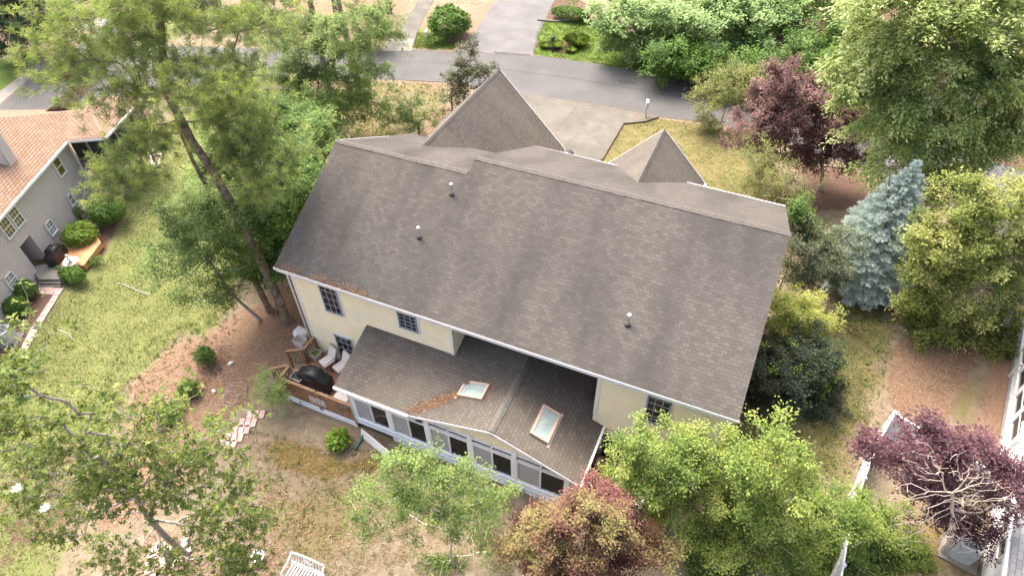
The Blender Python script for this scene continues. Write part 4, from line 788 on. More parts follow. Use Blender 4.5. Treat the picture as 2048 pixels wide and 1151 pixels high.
tree('low_tree', 'low spreading feathery shrub on the front lawn behind the roof', 'shrub', atz(838, 268), [], [(800, 235, 40, 22), (850, 245, 40, 20), (820, 215, 40, 15), (775, 245, 25, 15), (880, 240, 15, 15)], LF['ivy'], M['bark'], n=70, per=150, rc=.4, leaf=.1, wr=.4, r0=.06, start=.1, bias=-.1)
tree('magnolia_tree', 'slim dark bronze magnolia in front of the road beside the tall roof peak', 'tree', atz(905, 232), [], [(938, 108, 20, 22), (920, 140, 26, 28), (965, 142, 30, 14), (905, 175, 22, 24), (912, 205, 20, 20), (945, 165, 22, 18)], LF['bronze'], M['bark'], n=80, per=90, rc=.38, leaf=.17, wr=.45, r0=.07, start=.1)
tree('dark_tree', 'large dark green tree filling the top left corner', 'tree', atz(60, 115), [], [(30, 40, 60, 50), (80, 25, 35, 40), (30, -20, 90, 40), (20, 85, 30, 25)], LF['dark'], M['bark'], n=170, per=190, rc=.9, leaf=.22, wr=.6, r0=.3)
tree('forest_tree', 'small leafy tree in the bed across the road at the top', 'tree', atz(738, 95), [], [(740, 60, 35, 30), (700, 85, 30, 20), (770, 75, 22, 18), (730, 30, 40, 20)], LF['oak'], M['bark'], n=70, per=120, rc=.5, leaf=.15, wr=.45, r0=.1, start=.1)
bush('conifer_shrub', 'upright bright green conifer in the dark mulch bed', (418, 726), .42, 1.0, LF['ivy'], 2600, .11, .3, 'small conifers in the mulch bed', lump=.25)
bush('conifer_shrub', 'feathery green conifer lower down the mulch bed', (383, 788), .4, .8, LF['ivy'], 1900, .11, .3, 'small conifers in the mulch bed', lump=.3)
bush('conifer_shrub', 'broad green conifer half hidden behind the magnolia leaves', (345, 838), .45, .8, LF['ivy'], 1900, .11, .3, 'small conifers in the mulch bed', lump=.3)
tree('pale_shrub', 'loose pale green shrub outside the deck railing corner', 'shrub', atz(545, 820), [], [(545, 790, 32, 30), (530, 770, 25, 18), (560, 775, 22, 20), (510, 765, 18, 10)], LF['sapling'], M['barkpale'], n=60, per=80, rc=.22, leaf=.075, wr=.4, r0=.03, start=.05, bias=.2, seg=.25)
bush('leafy_shrub', 'bright green broad leaved shrub under the deck railing', (680, 890), .42, .8, LF['bright'], 900, .17, .6, lump=.25)
bush('leafy_shrub', 'small bright green plant against the white sunroom skirting', (826, 940), .26, .55, LF['bright'], 420, .13, .55, lump=.25)
bush('round_bush', 'big round glossy bush beside the driveway across the road', (900, 72), 1.75, 2.3, LF['box'], 7000, .2, .6, lump=.1, bias=.1)
bush('low_bush', 'low loose shrub in front of the big round bush', (868, 86), .95, .7, LF['ivy'], 1500, .14, .45, lump=.3)
bush('hedge', 'clipped dark boxwood hedge at the end of the driveway', (1140, 40), 1.8, 1.1, LF['box'], 5000, .12, .6, ry=.8, lump=.04)
for px, py, r, h, lb in ((1110, 96, .75, .75, 'pale striped grass clump around the dark lamp post'), (1140, 104, .6, .6, 'low grass clump at the front of the kerbside bed'), (1152, 92, .85, 1.2, 'tall fountain grass clump at the right of the kerbside bed'), (1088, 96, .5, .6, 'short pale grass clump at the left end of the kerbside bed')):
    P = atz(px, py); t = thing('grass_clump', P, lb, 'ornamental grass', 'grass clumps in the kerbside bed'); n = 420; a = rng.uniform(0, 6.28, n); tl = rng.uniform(.15, 1, n); D = unit(np.stack([np.cos(a)*tl, np.sin(a)*tl, np.ones(n)*1.0], 1)); p = P+np.stack([np.cos(a), np.sin(a), 0*a], 1)*rng.uniform(0, .15, (n, 1)); L = h*rng.uniform(.7, 1.2, n)[:, None]; s = unit(np.cross(D, [0, 0, 1.]))*.018
    mid = p+D*L*.6; tip = mid+unit(D*[1.6, 1.6, .05])*L*.5*r; co_ = np.stack([p-s, p+s, mid+s, tip, mid-s], 1).reshape(-1, 3); npmesh('blades', co_, np.full(n, 5), np.arange(5*n), LF['blade2' if h > 1 else 'sapling'], t, tint=np.clip(rng.normal(.6, .25, n), 0, 1))

# ---------------------------------------------------------------- the wood at the top right
for i, (b, bl, lb) in enumerate((((1300, 120), [(1250, 50, 60, 35), (1300, 30, 70, 30), (1220, 30, 40, 25), (1290, 90, 60, 22), (1240, 85, 40, 20), (1320, 70, 50, 25)], 'pale green maple overhanging the bright lawn, leftmost of the wood'), ((1390, 130), [(1390, 45, 70, 35), (1430, 80, 50, 30), (1360, 90, 60, 25), (1440, 30, 50, 30), (1400, 105, 40, 12), (1340, 110, 45, 14)], 'pale green maple in the middle of the wood edge'), ((1500, 120), [(1500, 60, 60, 35), (1480, 100, 45, 22), (1530, 30, 60, 35), (1470, 20, 50, 30)], 'pale green maple at the right of the wood edge'))):
    tree('maple_tree', lb, 'tree', atz(*b), [], bl, LF['maple'], M['barkgrey'], n=150, per=150, rc=.75, leaf=.2, wr=.75, r0=.16, flat=.35, upw=1.6, group='pale maples at the wood edge', start=.2)
for i, (b, bl, lb) in enumerate((((1620, 200), [(1610, 130, 50, 45), (1660, 150, 40, 40), (1640, 90, 40, 35), (1590, 170, 35, 30)], 'vine covered green tree behind the plum tree'), ((1500, 190), [(1510, 150, 40, 40), (1540, 170, 25, 25), (1470, 150, 30, 25)], 'dark leafy shrub growing below the dead trunk'), ((1700, 190), [(1700, 110, 50, 60), (1690, 180, 40, 40)], 'shaded green tree between the forked trunk and the willow'), ((1590, 60), [(1570, 10, 70, 40), (1640, 30, 60, 40), (1600, -30, 90, 30)], 'deep green tree at the back of the wood near the top edge'), ((1330, 55), [(1330, -10, 90, 35), (1240, -5, 70, 25), (1420, -15, 90, 30)], 'dark tree above the maples at the top edge'), ((1400, 168), [(1370, 128, 40, 12), (1330, 122, 30, 10)], 'low evergreen shrub under the overhanging maples'), ((1480, 60), [(1480, -20, 70, 30), (1540, 60, 40, 40)], 'tall shaded tree behind the rightmost maple'), ((1960, 150), [(1960, 60, 80, 60), (2040, 100, 70, 60), (1900, 20, 70, 50)], 'deep green tree behind the willow at the top right edge'))):
    tree('forest_tree', lb, 'tree', atz(*b), [], bl, LF['forest'], M['bark'], n=110, per=150, rc=.75, leaf=.19, wr=.6, r0=.2, group='trees of the wood', start=.15)
t = thing('dead_tree', atz(1507, 110), 'bare bent dead trunk leaning out of the wood', 'tree'); P = atz(1507, 110)
MB().tube([P-[0, 0, .1], upright(P, 1512, 90), upright(P, 1508, 65), upright(P, 1515, 48), upright(P, 1535, 36), upright(P, 1552, 30)], [.2, .17, .15, .13, .12, .05], 9).build('trunk', M['barkpale'], t, smooth=True)
P = atz(1662, 62); t = thing('forked_tree', P, 'big grey tree trunk forking in a wide V at the top edge', 'tree'); b = MB(); b.tube([P-[0, 0, .2], upright(P, 1663, 45), upright(P, 1664, 36)], [.42, .36, .34], 10); b.tube([upright(P, 1664, 40), upright(P, 1650, 20), upright(P, 1635, 0), upright(P, 1625, -40)], [.25, .2, .18, .12], 9); b.tube([upright(P, 1664, 40), upright(P, 1684, 20), upright(P, 1692, 0), upright(P, 1700, -50)], [.27, .22, .2, .14], 9); b.build('trunk', M['barkgrey'], t, smooth=True)
# ---------------------------------------------------------------- right side
tree('crape_myrtle', 'small yellow green crape myrtle at the roadside left of the plum tree', 'tree', atz(1440, 255), [], [(1465, 165, 45, 30), (1430, 195, 40, 25), (1500, 150, 28, 20), (1480, 195, 35, 25), (1405, 205, 18, 20), (1405, 245, 22, 18)], LF['olive'], M['barkpale'], n=110, per=150, rc=.5, leaf=.11, wr=.5, r0=.07, bias=.2, start=.35)
tree('plum_tree', 'broad purple leaved plum tree on the front lawn', 'tree', atz(1640, 378), [(1645, 345), (1640, 310)], [(1590, 205, 80, 55), (1660, 225, 70, 60), (1530, 240, 50, 45), (1700, 275, 45, 50), (1600, 280, 70, 45), (1500, 290, 38, 35), (1560, 165, 45, 22), (1660, 315, 60, 25), (1720, 320, 30, 20), (1550, 310, 40, 25)], LF['purple'], M['barkpale'], n=340, per=270, rc=.52, leaf=.12, wr=.55, r0=.15, start=.55, tintamp=.7)
tree('olive_tree', 'thin olive green tree in front of the plum tree beside the front roof', 'tree', atz(1560, 452), [], [(1545, 345, 45, 35), (1510, 310, 35, 25), (1585, 385, 42, 35), (1560, 410, 40, 25), (1500, 370, 30, 20)], LF['olive'], M['barkpale'], n=130, per=110, rc=.45, leaf=.09, wr=.5, r0=.06, start=.15)
tree('willow_oak', 'huge pale yellow green tree filling the upper right corner', 'tree', atz(1905, 472), [(1930, 420), (1955, 350), (1950, 260), (1930, 170), (1900, 90)], [(1780, 100, 80, 65), (1880, 60, 90, 60), (1990, 60, 70, 65), (1750, 200, 60, 60), (1850, 170, 80, 60), (1970, 180, 80, 70), (1790, 290, 70, 50), (1880, 290, 70, 45), (2010, 290, 60, 55), (1860, 375, 50, 25), (1760, -10, 80, 40), (1930, -20, 100, 40), (2060, 150, 60, 80), (2050, 380, 40, 40), (1740, 350, 25, 15), (1960, 120, 70, 60, -.5), (1900, 230, 80, 50, -.5), (2030, 230, 60, 50), (1720, 150, 40, 50), (1830, 20, 60, 40), (1805, 235, 55, 40, 1), (1790, 260, 45, 30, .5), (1900, 350, 50, 30, .5)], LF['willow'], M['barkgrey'], n=620, per=300, rc=.75, leaf=.2, wr=.34, r0=.4, droop=.6, start=.35, tintamp=.8, shell=.55, rtip=.014)
tree('young_oak', 'broad yellow green tree at the right edge beside the blue spruce', 'tree', atz(2010, 655), [(2025, 600), (2010, 520)], [(1890, 480, 60, 55), (1970, 450, 70, 60), (2040, 500, 60, 70), (1850, 555, 45, 50), (1935, 560, 70, 60), (1890, 640, 60, 50), (1960, 660, 65, 45), (1880, 715, 45, 28), (1825, 590, 28, 28), (2030, 600, 50, 50), (1960, 400, 60, 40), (1830, 700, 25, 15), (2000, 700, 50, 40), (1920, 520, 60, 50, .5), (1830, 640, 30, 30), (1990, 560, 50, 50, .5)], LF['yelloak'], M['barkpale'], n=430, per=200, rc=.5, leaf=.12, wr=.55, r0=.17, start=.3, tintamp=.8)
tree('shaded_shrub', 'grey green leggy shrub between the roof edge and the spruce', 'shrub', (20.3, 12.2, GZ), [], [(1635, 515, 50, 45), (1600, 475, 35, 35), (1675, 500, 35, 35), (1655, 565, 38, 35), (1600, 560, 30, 35)], LF['greybush'], M['barkgrey'], n=150, per=140, rc=.42, leaf=.1, wr=.5, r0=.07, start=.1)
tree('lime_shrub', 'narrow bright green shrub at the right end of the ridge', 'shrub', (19.3, 12.3, GZ), [], [(1592, 440, 16, 35), (1610, 465, 14, 20)], LF['forest'], M['bark'], n=40, per=110, rc=.3, leaf=.1, wr=.6, r0=.04, start=.1, bias=-.15)
tree('golden_shrub', 'golden yellow topped shrub at the right of the grey roof', 'shrub', (19.5, 7.9, GZ), [], [(1590, 625, 42, 38), (1625, 660, 34, 36), (1570, 670, 40, 40), (1620, 700, 38, 30), (1560, 612, 26, 26)], LF['gold'], M['bark'], n=140, per=190, rc=.35, leaf=.09, wr=.5, r0=.08, start=.1, flat=.5)
tree('dark_holly', 'near black green holly below the golden shrub at the roof edge', 'shrub', (19.1, 5.8, GZ), [], [(1525, 745, 50, 65), (1580, 790, 58, 45), (1640, 725, 35, 45), (1510, 835, 30, 28), (1640, 790, 32, 28), (1590, 720, 45, 50)], LF['holly'], M['bark'], n=200, per=230, rc=.42, leaf=.1, wr=.55, r0=.1, start=.1)
P = np.array([19.6, 5.9, GZ]); hp, _ = fill([blob3(P, 1540, 745, 56, 72, .15), blob3(P, 1590, 790, 66, 52, .15), blob3(P, 1650, 740, 42, 52, .15)], 46, 1.); gi = np.repeat(np.arange(len(hp)), 26); pp = hp[gi]+rng.normal(0, .1, (len(gi), 3)); pp[:, 2] = np.maximum(pp[:, 2], GZ+.05)
t = thing('young_vine', P, 'scattered lime green shoots poking out of the dark holly', 'plant'); leaf_obj('foliage', pp, unit(rng.normal(0, .5, pp.shape)+[0, 0, 1]), .1*rng.uniform(.7, 1.3, len(pp)), .6, LF['bright'], t, tint=np.clip(rng.normal(.55, .2, len(pp)), 0, 1))
b = MB()
for q in hp: b.tube([P+[0, 0, .2], (P+q)/2+[0, 0, .2], q], [.012, .01, .005], 4)
b.build('stem', M['bark'], t)
# blue spruce
P = atz(1710, 566); apex = upright(P, 1783, 328); H = apex[2]-P[2]; t = thing('blue_spruce', P, 'silvery blue spruce on the lawn right of the house', 'tree')
MB().tube([P-[0, 0, .1], P+[0, 0, H*.5], apex], [.16, .09, .015], 8).build('trunk', M['bark'], t, smooth=True)
rmax = 97*depth(P+[0, 0, 2.])/FPX; LP = []; LA = []; LT = []; br = MB(); zl_ = .25
while zl_ < H-.05:
    f = zl_/H; R0 = rmax*(1-f**1.8)**.9*(1 if f > .12 else .5+f*4.2); nb = max(5, int(15*(1-f)+5)); a0 = random.random()*6
    for k in range(nb):
        a = a0+6.283*k/nb+random.gauss(0, .08); Rb = max(.12, R0*random.uniform(.84, 1.1)); d = np.array([math.cos(a), math.sin(a), 0]); zz = zl_+random.gauss(0, .05); o = P+[0, 0, zz]; tipz = -.12*Rb+.1*f
        br.tube([o, o+d*Rb*.6+[0, 0, tipz*1.1], o+d*Rb+[0, 0, tipz*.6]], [.025*(1-f)+.006, .012, .004], 4, cap=False)
        side = np.array([-d[1], d[0], 0]); ns = int(22+Rb*60)
        u = .25+.75*rng.random(ns)**.7; wdt = (rng.random(ns)-.5)*(.75*(1.05-u)+.12)*Rb*.9; c_ = np.outer(u*Rb, d)+np.outer(wdt, side)+o; c_[:, 2] += tipz*u*1.1-.1*np.abs(wdt)
        dd = unit(np.outer(np.ones(ns), d)*.8+np.outer(np.sign(wdt)*.6, side)+rng.normal(0, .15, (ns, 3)))
        LP.append(c_); LA.append(dd); LT.append(np.clip(.3+.45*u+rng.normal(0, .12, ns), 0, 1))
    zl_ += .29*(1-f*.4)
br.build('branches', M['bark'], t); LP = np.concatenate(LP); LA = np.concatenate(LA); LT = np.concatenate(LT); print('spruce sprigs', len(LP), H)
idx = np.repeat(np.arange(len(LP)), 8); dn = unit(LA[idx]+rng.normal(0, .55, (len(idx), 3))+[0, 0, .2]); pn = LP[idx]+LA[idx]*rng.uniform(-.06, .08, (len(idx), 1)); s = unit(np.cross(dn, rng.normal(0, 1, dn.shape)))*.011; L = rng.uniform(.06, .11, (len(idx), 1))
co_ = np.stack([pn-s, pn+s, pn+dn*L], 1).reshape(-1, 3); npmesh('crown', co_, np.full(len(idx), 3), np.arange(3*len(idx)), LF['spruce'], t, tint=np.clip(LT[idx]+rng.normal(0, .1, len(idx)), 0, 1))
# ---------------------------------------------------------------- the foreground row
tree('crape_myrtle', 'bright green crape myrtle in front of the right end of the yellow wall', 'tree', (15.9, -2.6, GZ), [], [(1300, 945, 65, 55), (1265, 900, 22, 28), (1380, 915, 50, 35), (1340, 1000, 50, 50), (1425, 985, 40, 50), (1250, 975, 25, 25), (1460, 905, 30, 20)], LF['crape'], M['barkpale'], n=230, per=200, rc=.34, leaf=.085, wr=.55, r0=.06, start=.25, tintamp=.8, group='green crape myrtles along the right foreground', seg=.35)
tree('crape_myrtle', 'large rounded green crape myrtle at the bottom right of centre', 'tree', (18.6, -2.4, GZ), [], [(1530, 945, 70, 55), (1565, 895, 40, 30), (1490, 1000, 60, 50), (1590, 1010, 60, 55), (1530, 1080, 100, 55), (1450, 1075, 70, 50), (1430, 1140, 80, 28), (1580, 1140, 80, 30)], LF['crape'], M['barkpale'], n=330, per=220, rc=.36, leaf=.09, wr=.55, r0=.07, start=.25, tintamp=.8, group='green crape myrtles along the right foreground', seg=.35)
tree('crape_myrtle', 'darker green crape myrtle standing against the white fence', 'tree', (22.6, -.4, GZ), [], [(1670, 1020, 50, 38), (1735, 1045, 42, 38), (1700, 1095, 70, 36), (1785, 1095, 32, 30), (1630, 1120, 60, 35), (1740, 1130, 80, 28)], LF['crape'], M['barkpale'], n=230, per=190, rc=.36, leaf=.09, wr=.55, r0=.07, start=.25, bias=-.13, group='green crape myrtles along the right foreground', seg=.35)
tree('small_tree', 'small airy light green tree at the bottom centre with pale forked stems', 'tree', atz(908, 1128), [(900, 1105), (904, 1080)], [(830, 945, 60, 22), (910, 955, 60, 28), (760, 985, 45, 18), (770, 1035, 55, 20), (930, 1030, 60, 30), (850, 1000, 60, 30), (965, 985, 40, 24), (975, 1075, 40, 26), (735, 1030, 26, 8), (1005, 995, 18, 8), (870, 1060, 40, 18), (990, 1110, 30, 20), (890, 1140, 40, 16), (825, 925, 14, 12)], LF['lime'], M['barkpale'], n=230, per=95, rc=.27, leaf=.085, wr=.5, r0=.06, start=.4, bias=.02, seg=.3, rtip=.008, flat=.45)
tree('mottled_shrub', 'large mottled red and yellow shrub at the bottom centre', 'shrub', (14.2, -5.6, GZ), [], [(1170, 1080, 100, 60), (1080, 1065, 55, 45), (1270, 1110, 55, 40), (1180, 1140, 90, 35), (1100, 1130, 60, 35), (1220, 1050, 50, 35), (1045, 1085, 40, 40), (1310, 1105, 40, 35), (1150, 1040, 60, 30)], LF['mottled'], M['bark'], n=330, per=220, rc=.28, leaf=.075, wr=.6, r0=.07, start=.1, tintamp=1., seg=.35, patch=.34)
tree('rose_shrub', 'dusky pink shrub against the deck behind the mottled shrub', 'shrub', (14.9, -4.0, GZ), [], [(1195, 1005, 48, 26), (1240, 1030, 36, 34), (1155, 1015, 28, 20), (1190, 978, 14, 14), (1215, 985, 20, 14)], LF['rose'], M['bark'], n=100, per=160, rc=.26, leaf=.075, wr=.55, r0=.04, start=.1, seg=.3)
# plum maple at the lower right with a bare grey top
P = np.array([26.6, 1.4, GZ])
pt = tree('wine_maple', 'dark wine red maple with bare pale branches at the lower right', 'tree', P, [], [(1850, 895, 52, 38, .3), (1900, 900, 50, 34, .2), (1965, 935, 52, 42), (2010, 960, 42, 45), (1850, 970, 48, 32), (1790, 905, 34, 16), (1735, 890, 24, 9), (1750, 925, 22, 10), (1990, 1010, 42, 35), (1930, 1045, 48, 32), (1850, 950, 50, 40), (1960, 1070, 25, 18), (1870, 1010, 40, 30, -.6), (1725, 890, 14, 8)], LF['wine'], M['barkpale'], n=250, per=150, rc=.34, leaf=.1, wr=.5, r0=.09, start=.2, shell=.5, seg=.35)[0]
J = upright(P, 1905, 985, 1.5); ends = [(1963, 972), (1935, 955), (1880, 935), (1850, 960), (1810, 1062), (1835, 1020), (1870, 1060), (1920, 1075), (1945, 1010), (1860, 905), (1990, 980), (1815, 985), (1900, 920), (1830, 930), (1890, 1090)]
T = np.array([upright(P, x, y, 1.5+random.uniform(-.1, .3)) for x, y in ends]+[upright(P, x+random.uniform(-38, 38), y+random.uniform(-30, 30), 1.5+random.uniform(-.2, .15)) for x, y in ends for _ in range(14)])
N, par, tips, ntr = skeleton([P+[0, 0, 1.2], (P+J)/2+[0, 0, .4], J], T, .25, .6, .3, .05, .03, .65); V, F, r = limbs(N, par, ntr, .065, .0045, trunk_top=.65); npmesh('bare_branches', V, np.full(len(F), 4), F.ravel(), M['barkpale'], pt, smooth=True)
# the big magnolia at the lower left
P = atz(372, 1108)
mg = thing('magnolia_tree', P, 'large open magnolia with glossy leaves across the lower left corner', 'tree')
tr = [P-[0, 0, .1]]+[upright(P, x, y, o) for x, y, o in ((335, 1075, .2), (306, 1045, .4), (285, 1015, .6), (266, 985, .8))]
mb_ = [(250, 940, 95, 60, .8), (400, 930, 75, 55, .5), (440, 1030, 65, 50, .5), (130, 900, 70, 45, 1), (55, 1000, 50, 45, 1.2), (175, 815, 40, 30, .8), (330, 835, 45, 30, .5), (450, 855, 35, 20, .3), (35, 740, 40, 40, 1.2), (50, 655, 30, 12, 1.2), (140, 1040, 55, 35, 1.2), (490, 970, 28, 30, .5), (500, 1090, 30, 30, .8), (350, 775, 18, 20, .3), (320, 1000, 60, 30, .6), (-20, 850, 60, 60, 1.2), (230, 1110, 60, 30, 1.4), (90, 850, 40, 30, 1), (345, 1140, 50, 15, 1.2)]
T, O = fill([blob3(P, *b) for b in mb_+[(470, 1130, 60, 25, 1), (520, 1040, 25, 30, .5), (60, 930, 50, 40, 1), (280, 870, 50, 30, .6), (200, 980, 60, 40, 1), (20, 760, 50, 50, 1.2), (90, 690, 30, 20, 1.2)]], 1150, .25); T = T+rng.normal(0, .25, T.shape); T[:, 2] = np.maximum(T[:, 2], .3); N, par, tips, ntr = skeleton(tr, T, .35, .45, .5, .05, .06, .35); V, F, r = limbs(N, par, ntr, .125, .0065, trunk_top=.5); npmesh('trunk', V, np.full(len(F), 4), F.ravel(), M['barkgrey'], mg, smooth=True)
src = np.concatenate([N[tips], N[tips]+rng.normal(0, .16, (len(tips), 3)), N[tips]+rng.normal(0, .2, (len(tips), 3)), N[par[tips]]+rng.normal(0, .13, (len(tips), 3))]); ax = unit(np.concatenate([unit(N[tips]-N[par[tips]])]*4)*.5+rng.normal(0, .35, (len(src), 3))+[0, 0, .6]); kw = 7
idx = np.repeat(np.arange(len(src)), kw); a = np.tile(np.arange(kw)*2.4, len(src))+rng.random(len(src))[idx]*6; X = unit(np.cross(ax, [[.3, .9, .1]])); Y = np.cross(ax, X)
rad = X[idx]*np.cos(a)[:, None]+Y[idx]*np.sin(a)[:, None]; lift = rng.uniform(.15, .9, (len(idx), 1)); A = unit(rad+ax[idx]*lift); nn = unit(ax[idx]-rad*.3*lift+rng.normal(0, .18, rad.shape)); pl = src[idx]+ax[idx]*rng.uniform(-.06, .05, (len(idx), 1))
leaf_obj('crown', pl, nn, .115*rng.uniform(.7, 1.25, len(idx)), .42, LF['magnolia'], mg, tint=np.clip(.42+rng.normal(0, .14, len(src))[idx]+rng.normal(0, .14, len(idx)), 0, 1), A=A, fold=.16)
for x, y in ((36, 977), (92, 1016)):
    c = upright(P, x, y, 1.8); k = 9; a = np.arange(k)*2.4; A = unit(np.stack([np.cos(a), np.sin(a), .35+.1*(np.arange(k) % 3)], 1)); leaf_obj('flower', np.repeat(c[None], k, 0), unit(np.array([0, 0, 1.])-A*.4), .17, .62, M['ivory'], mg, tint=np.ones(k), A=A, fold=.2)

# ================================================================ THE NEIGHBOUR'S HOUSE ON THE LEFT
LA_ = math.radians(24); LU = np.array([-math.sin(LA_), math.cos(LA_), 0]); LW = np.array([math.cos(LA_), math.sin(LA_), 0]); LO = np.array([-16.42, -1.05, 0.])
lh = lambda u, w, z: LO+LU*u+LW*w+np.array([0, 0, z])
LZ = -.03                                                     # ground level at that house
nb = thing('neighbour_house', lh(0, -3, LZ), 'beige sided house with tan shingle roof at the left edge', 'house', rz=0)
rb = MB(); ls = .42; ez = 4.1
roofpoly(rb, [lh(-12, 0, ez), lh(9.5, 0, ez), lh(4.5, -5, ez+5*ls), lh(-12, -5, ez+5*ls)], LU, -LW+[0, 0, ls])
roofpoly(rb, [lh(9.5, 0, ez), lh(9.5, -10, ez), lh(4.5, -5, ez+5*ls)], LW, -LU+[0, 0, ls]); roofpoly(rb, [lh(9.5, -10, ez), lh(-12, -10, ez), lh(-12, -5, ez+5*ls), lh(4.5, -5, ez+5*ls)], LU, LW+[0, 0, ls])
V1, V2, V3, R1, R2, Mm = lh(6.07, 0, ez), lh(6.34, 1.95, ez), lh(11, 2.3, ez), lh(8.4, .5, ez+.62), lh(9.3, .5, ez+.62), lh(8.4, -.85, ez+.39)
roofpoly(rb, [V1, V2, R1], LW, LU+[0, 0, .3]); roofpoly(rb, [V1, R1, Mm], LW, LU+[0, 0, .3]); roofpoly(rb, [V2, V3, R2, R1], LU, -LW+[0, 0, .43]); roofpoly(rb, [V3, lh(11, -.3, ez), lh(9.6, -.2, ez+.1), R2], LW, -LU+[0, 0, .35]); roofpoly(rb, [Mm, R1, R2, lh(9.5, -.1, ez+.05)], LU, LW+[0, 0, .1])
a_, b_, c_ = atz(112, 203, 5.0), atz(78, 233, 4.2), atz(141, 221, 4.2); roofpoly(rb, [b_, c_, a_], c_-b_, a_-b_); roofpoly(rb, [c_, c_*2-b_+LU*0-(c_-b_)+LU*3, a_+LU*2, a_], LU, a_-c_)
rb.build('roof', M['shingle_tan'], nb)
cb = MB(); flatcaps(cb, R1, V2, unit(LW*.6+np.array([0, 0, -.3])), unit(-LU*.6+np.array([0, 0, -.25])), .13); cb.build('ridge_cap', M['ridge_tan'], nb); cb = MB(); flatcaps(cb, R1, R2, unit(LW+np.array([0, 0, -.43])), unit(-LW+np.array([0, 0, -.2])), .13); cb.build('ridge_cap', M['ridge_tan'], nb); cb = MB(); flatcaps(cb, lh(9.5, 0, ez), lh(4.5, -5, ez+5*ls), unit(LW+np.array([0, 0, -ls])), unit(LU+np.array([0, 0, -ls])), .13); cb.build('ridge_cap', M['ridge_tan'], nb)
sb = MB(); siding(sb, lh(-11.5, -.35, 0), lh(-.4, -.35, 0), LZ, ez, LW[:2], .19); siding(sb, lh(.55, -.35, 0), lh(6.45, -.35, 0), LZ, ez, LW[:2], .19); siding(sb, lh(-.4, -.35, 0), lh(.55, -.35, 0), 1.98, ez, LW[:2], .19)
siding(sb, lh(6.45, -.35, 0), lh(6.45, -2.6, 0), LZ, ez, LU[:2], .19); siding(sb, lh(6.45, -2.6, 0), lh(9.2, -2.6, 0), LZ, ez, LW[:2], .19); siding(sb, lh(-.4, -.35, 0), lh(-.4, -1.3, 0), .3, 1.98, LU[:2], .19); siding(sb, lh(.55, -1.3, 0), lh(.55, -.35, 0), .3, 1.98, -LU[:2], .19)
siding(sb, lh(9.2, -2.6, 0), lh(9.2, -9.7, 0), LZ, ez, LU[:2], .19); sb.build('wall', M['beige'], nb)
tb = MB(); tb.bar(lh(-12, .04, ez-.08), lh(6.0, .04, ez-.08), .09, .11); tb.bar(V1+LW*.0-[0, 0, .1], V2-[0, 0, .1], .06, .13); tb.bar(V2+LW*.05-[0, 0, .09], V3+LW*.05-[0, 0, .09], .09, .12); tb.bar(lh(-12, -.15, ez-.16), lh(6, -.15, ez-.16), .36, .02); tb.bar(lh(6.42, -.33, LZ), lh(6.42, -.33, ez-.1), .1, .1); tb.build('gutter', M['white'], nb)
dr = MB(); dr.bar(lh(.08, -1.28, .3), lh(.08, -1.28, 1.95), .9, .04, up=LW); do = dr.build('door', M['darkglass'], nb); MB().bar(lh(-.25, -1.24, .3), lh(-.25, -1.24, 1.9), .06, .05, up=LW).build('stile', M['white'], do)
for (u0, u1, z0, z1, g_, cs) in ((4.55, 5.22, 2.67, 3.74, 'amberglass', 0), (-.68, .04, 2.68, 3.74, 'amberglass', 3), (.14, .86, 2.68, 3.74, 'amberglass', 3), (1.68, 2.3, .85, 1.7, 'greyglass', 2), (-2.35, -1.68, .8, 1.62, 'greyglass', 2), (4.14, 4.6, .98, 1.7, 'darkglass', 2), (5.3, 5.94, .79, 1.66, 'greyglass', 2), (-5.2, -4.5, 2.68, 3.74, 'amberglass', 2)):
    window(nb, lh((u0+u1)/2, -.35, (z0+z1)/2), u1-u0-.08, z1-z0-.08, LU, LW, cs, 4, 'white', g_, 'beige', mul='white')
ch = MB(); c0 = lh(3.27, -1.7, 0); siding(ch, c0-LU*.33+LW*.56, c0+LU*.33+LW*.56, 4.3, 6.1, LW[:2], .13); siding(ch, c0-LU*.33-LW*.56, c0-LU*.33+LW*.56, 4.3, 6.1, -LU[:2], .13); siding(ch, c0+LU*.33+LW*.56, c0+LU*.33-LW*.56, 4.3, 6.1, LU[:2], .13); ch.box(c0+[0, 0, 6.12], (1.2, .74, .06), rz=LA_); cho = ch.build('chimney', M['beige'], nb); MB().box(c0+[0, 0, 6.17], (.5, .4, .06), rz=LA_).build('flue', M['orange'], cho)
# screened porch with its stairs
po = MB(); 
for u, w in ((6.55, 1.75), (10.7, 2.0), (8.6, 1.9), (6.5, .7), (7.6, 1.82), (9.7, 1.95)): po.bar(lh(u, w, LZ), lh(u, w, ez), .1, .1)
po.bar(lh(6.5, -.3, 2.62), lh(6.55, 1.75, 2.62), .09, .05); po.bar(lh(6.55, 1.75, 2.62), lh(10.7, 2, 2.62), .09, .05)
for i in range(17): po.bar(lh(6.52, -.25+i*.12, 1.9), lh(6.52, -.25+i*.12, 2.6), .035, .035)
for i in range(34): po.bar(lh(6.6+i*.12, 1.76+i*.007, 1.9), lh(6.6+i*.12, 1.76+i*.007, 2.6), .035, .035)
po.build('porch_frame', M['greywood'], nb); fl = MB(); fl.slab([lh(6.45, -2.5, 1.9), lh(6.6, 1.8, 1.9), lh(10.75, 2.05, 1.9), lh(10.75, -2.5, 1.9)][::-1], (0, 0, 1), .15); fl.build('porch_floor', M['wood'], nb)
sn = MB(); sn.slab([lh(6.6, -.3, 1.95), lh(6.62, 1.7, 1.95), lh(6.62, 1.7, 4.0), lh(6.6, -.3, 4.0)], -LU, .01); sn.slab([lh(6.62, 1.7, 1.95), lh(10.7, 1.95, 1.95), lh(10.7, 1.95, 4.0), lh(6.62, 1.7, 4.0)], LW, .01); sn.build('porch_screen', M['darkscreen'], nb)
st = MB()
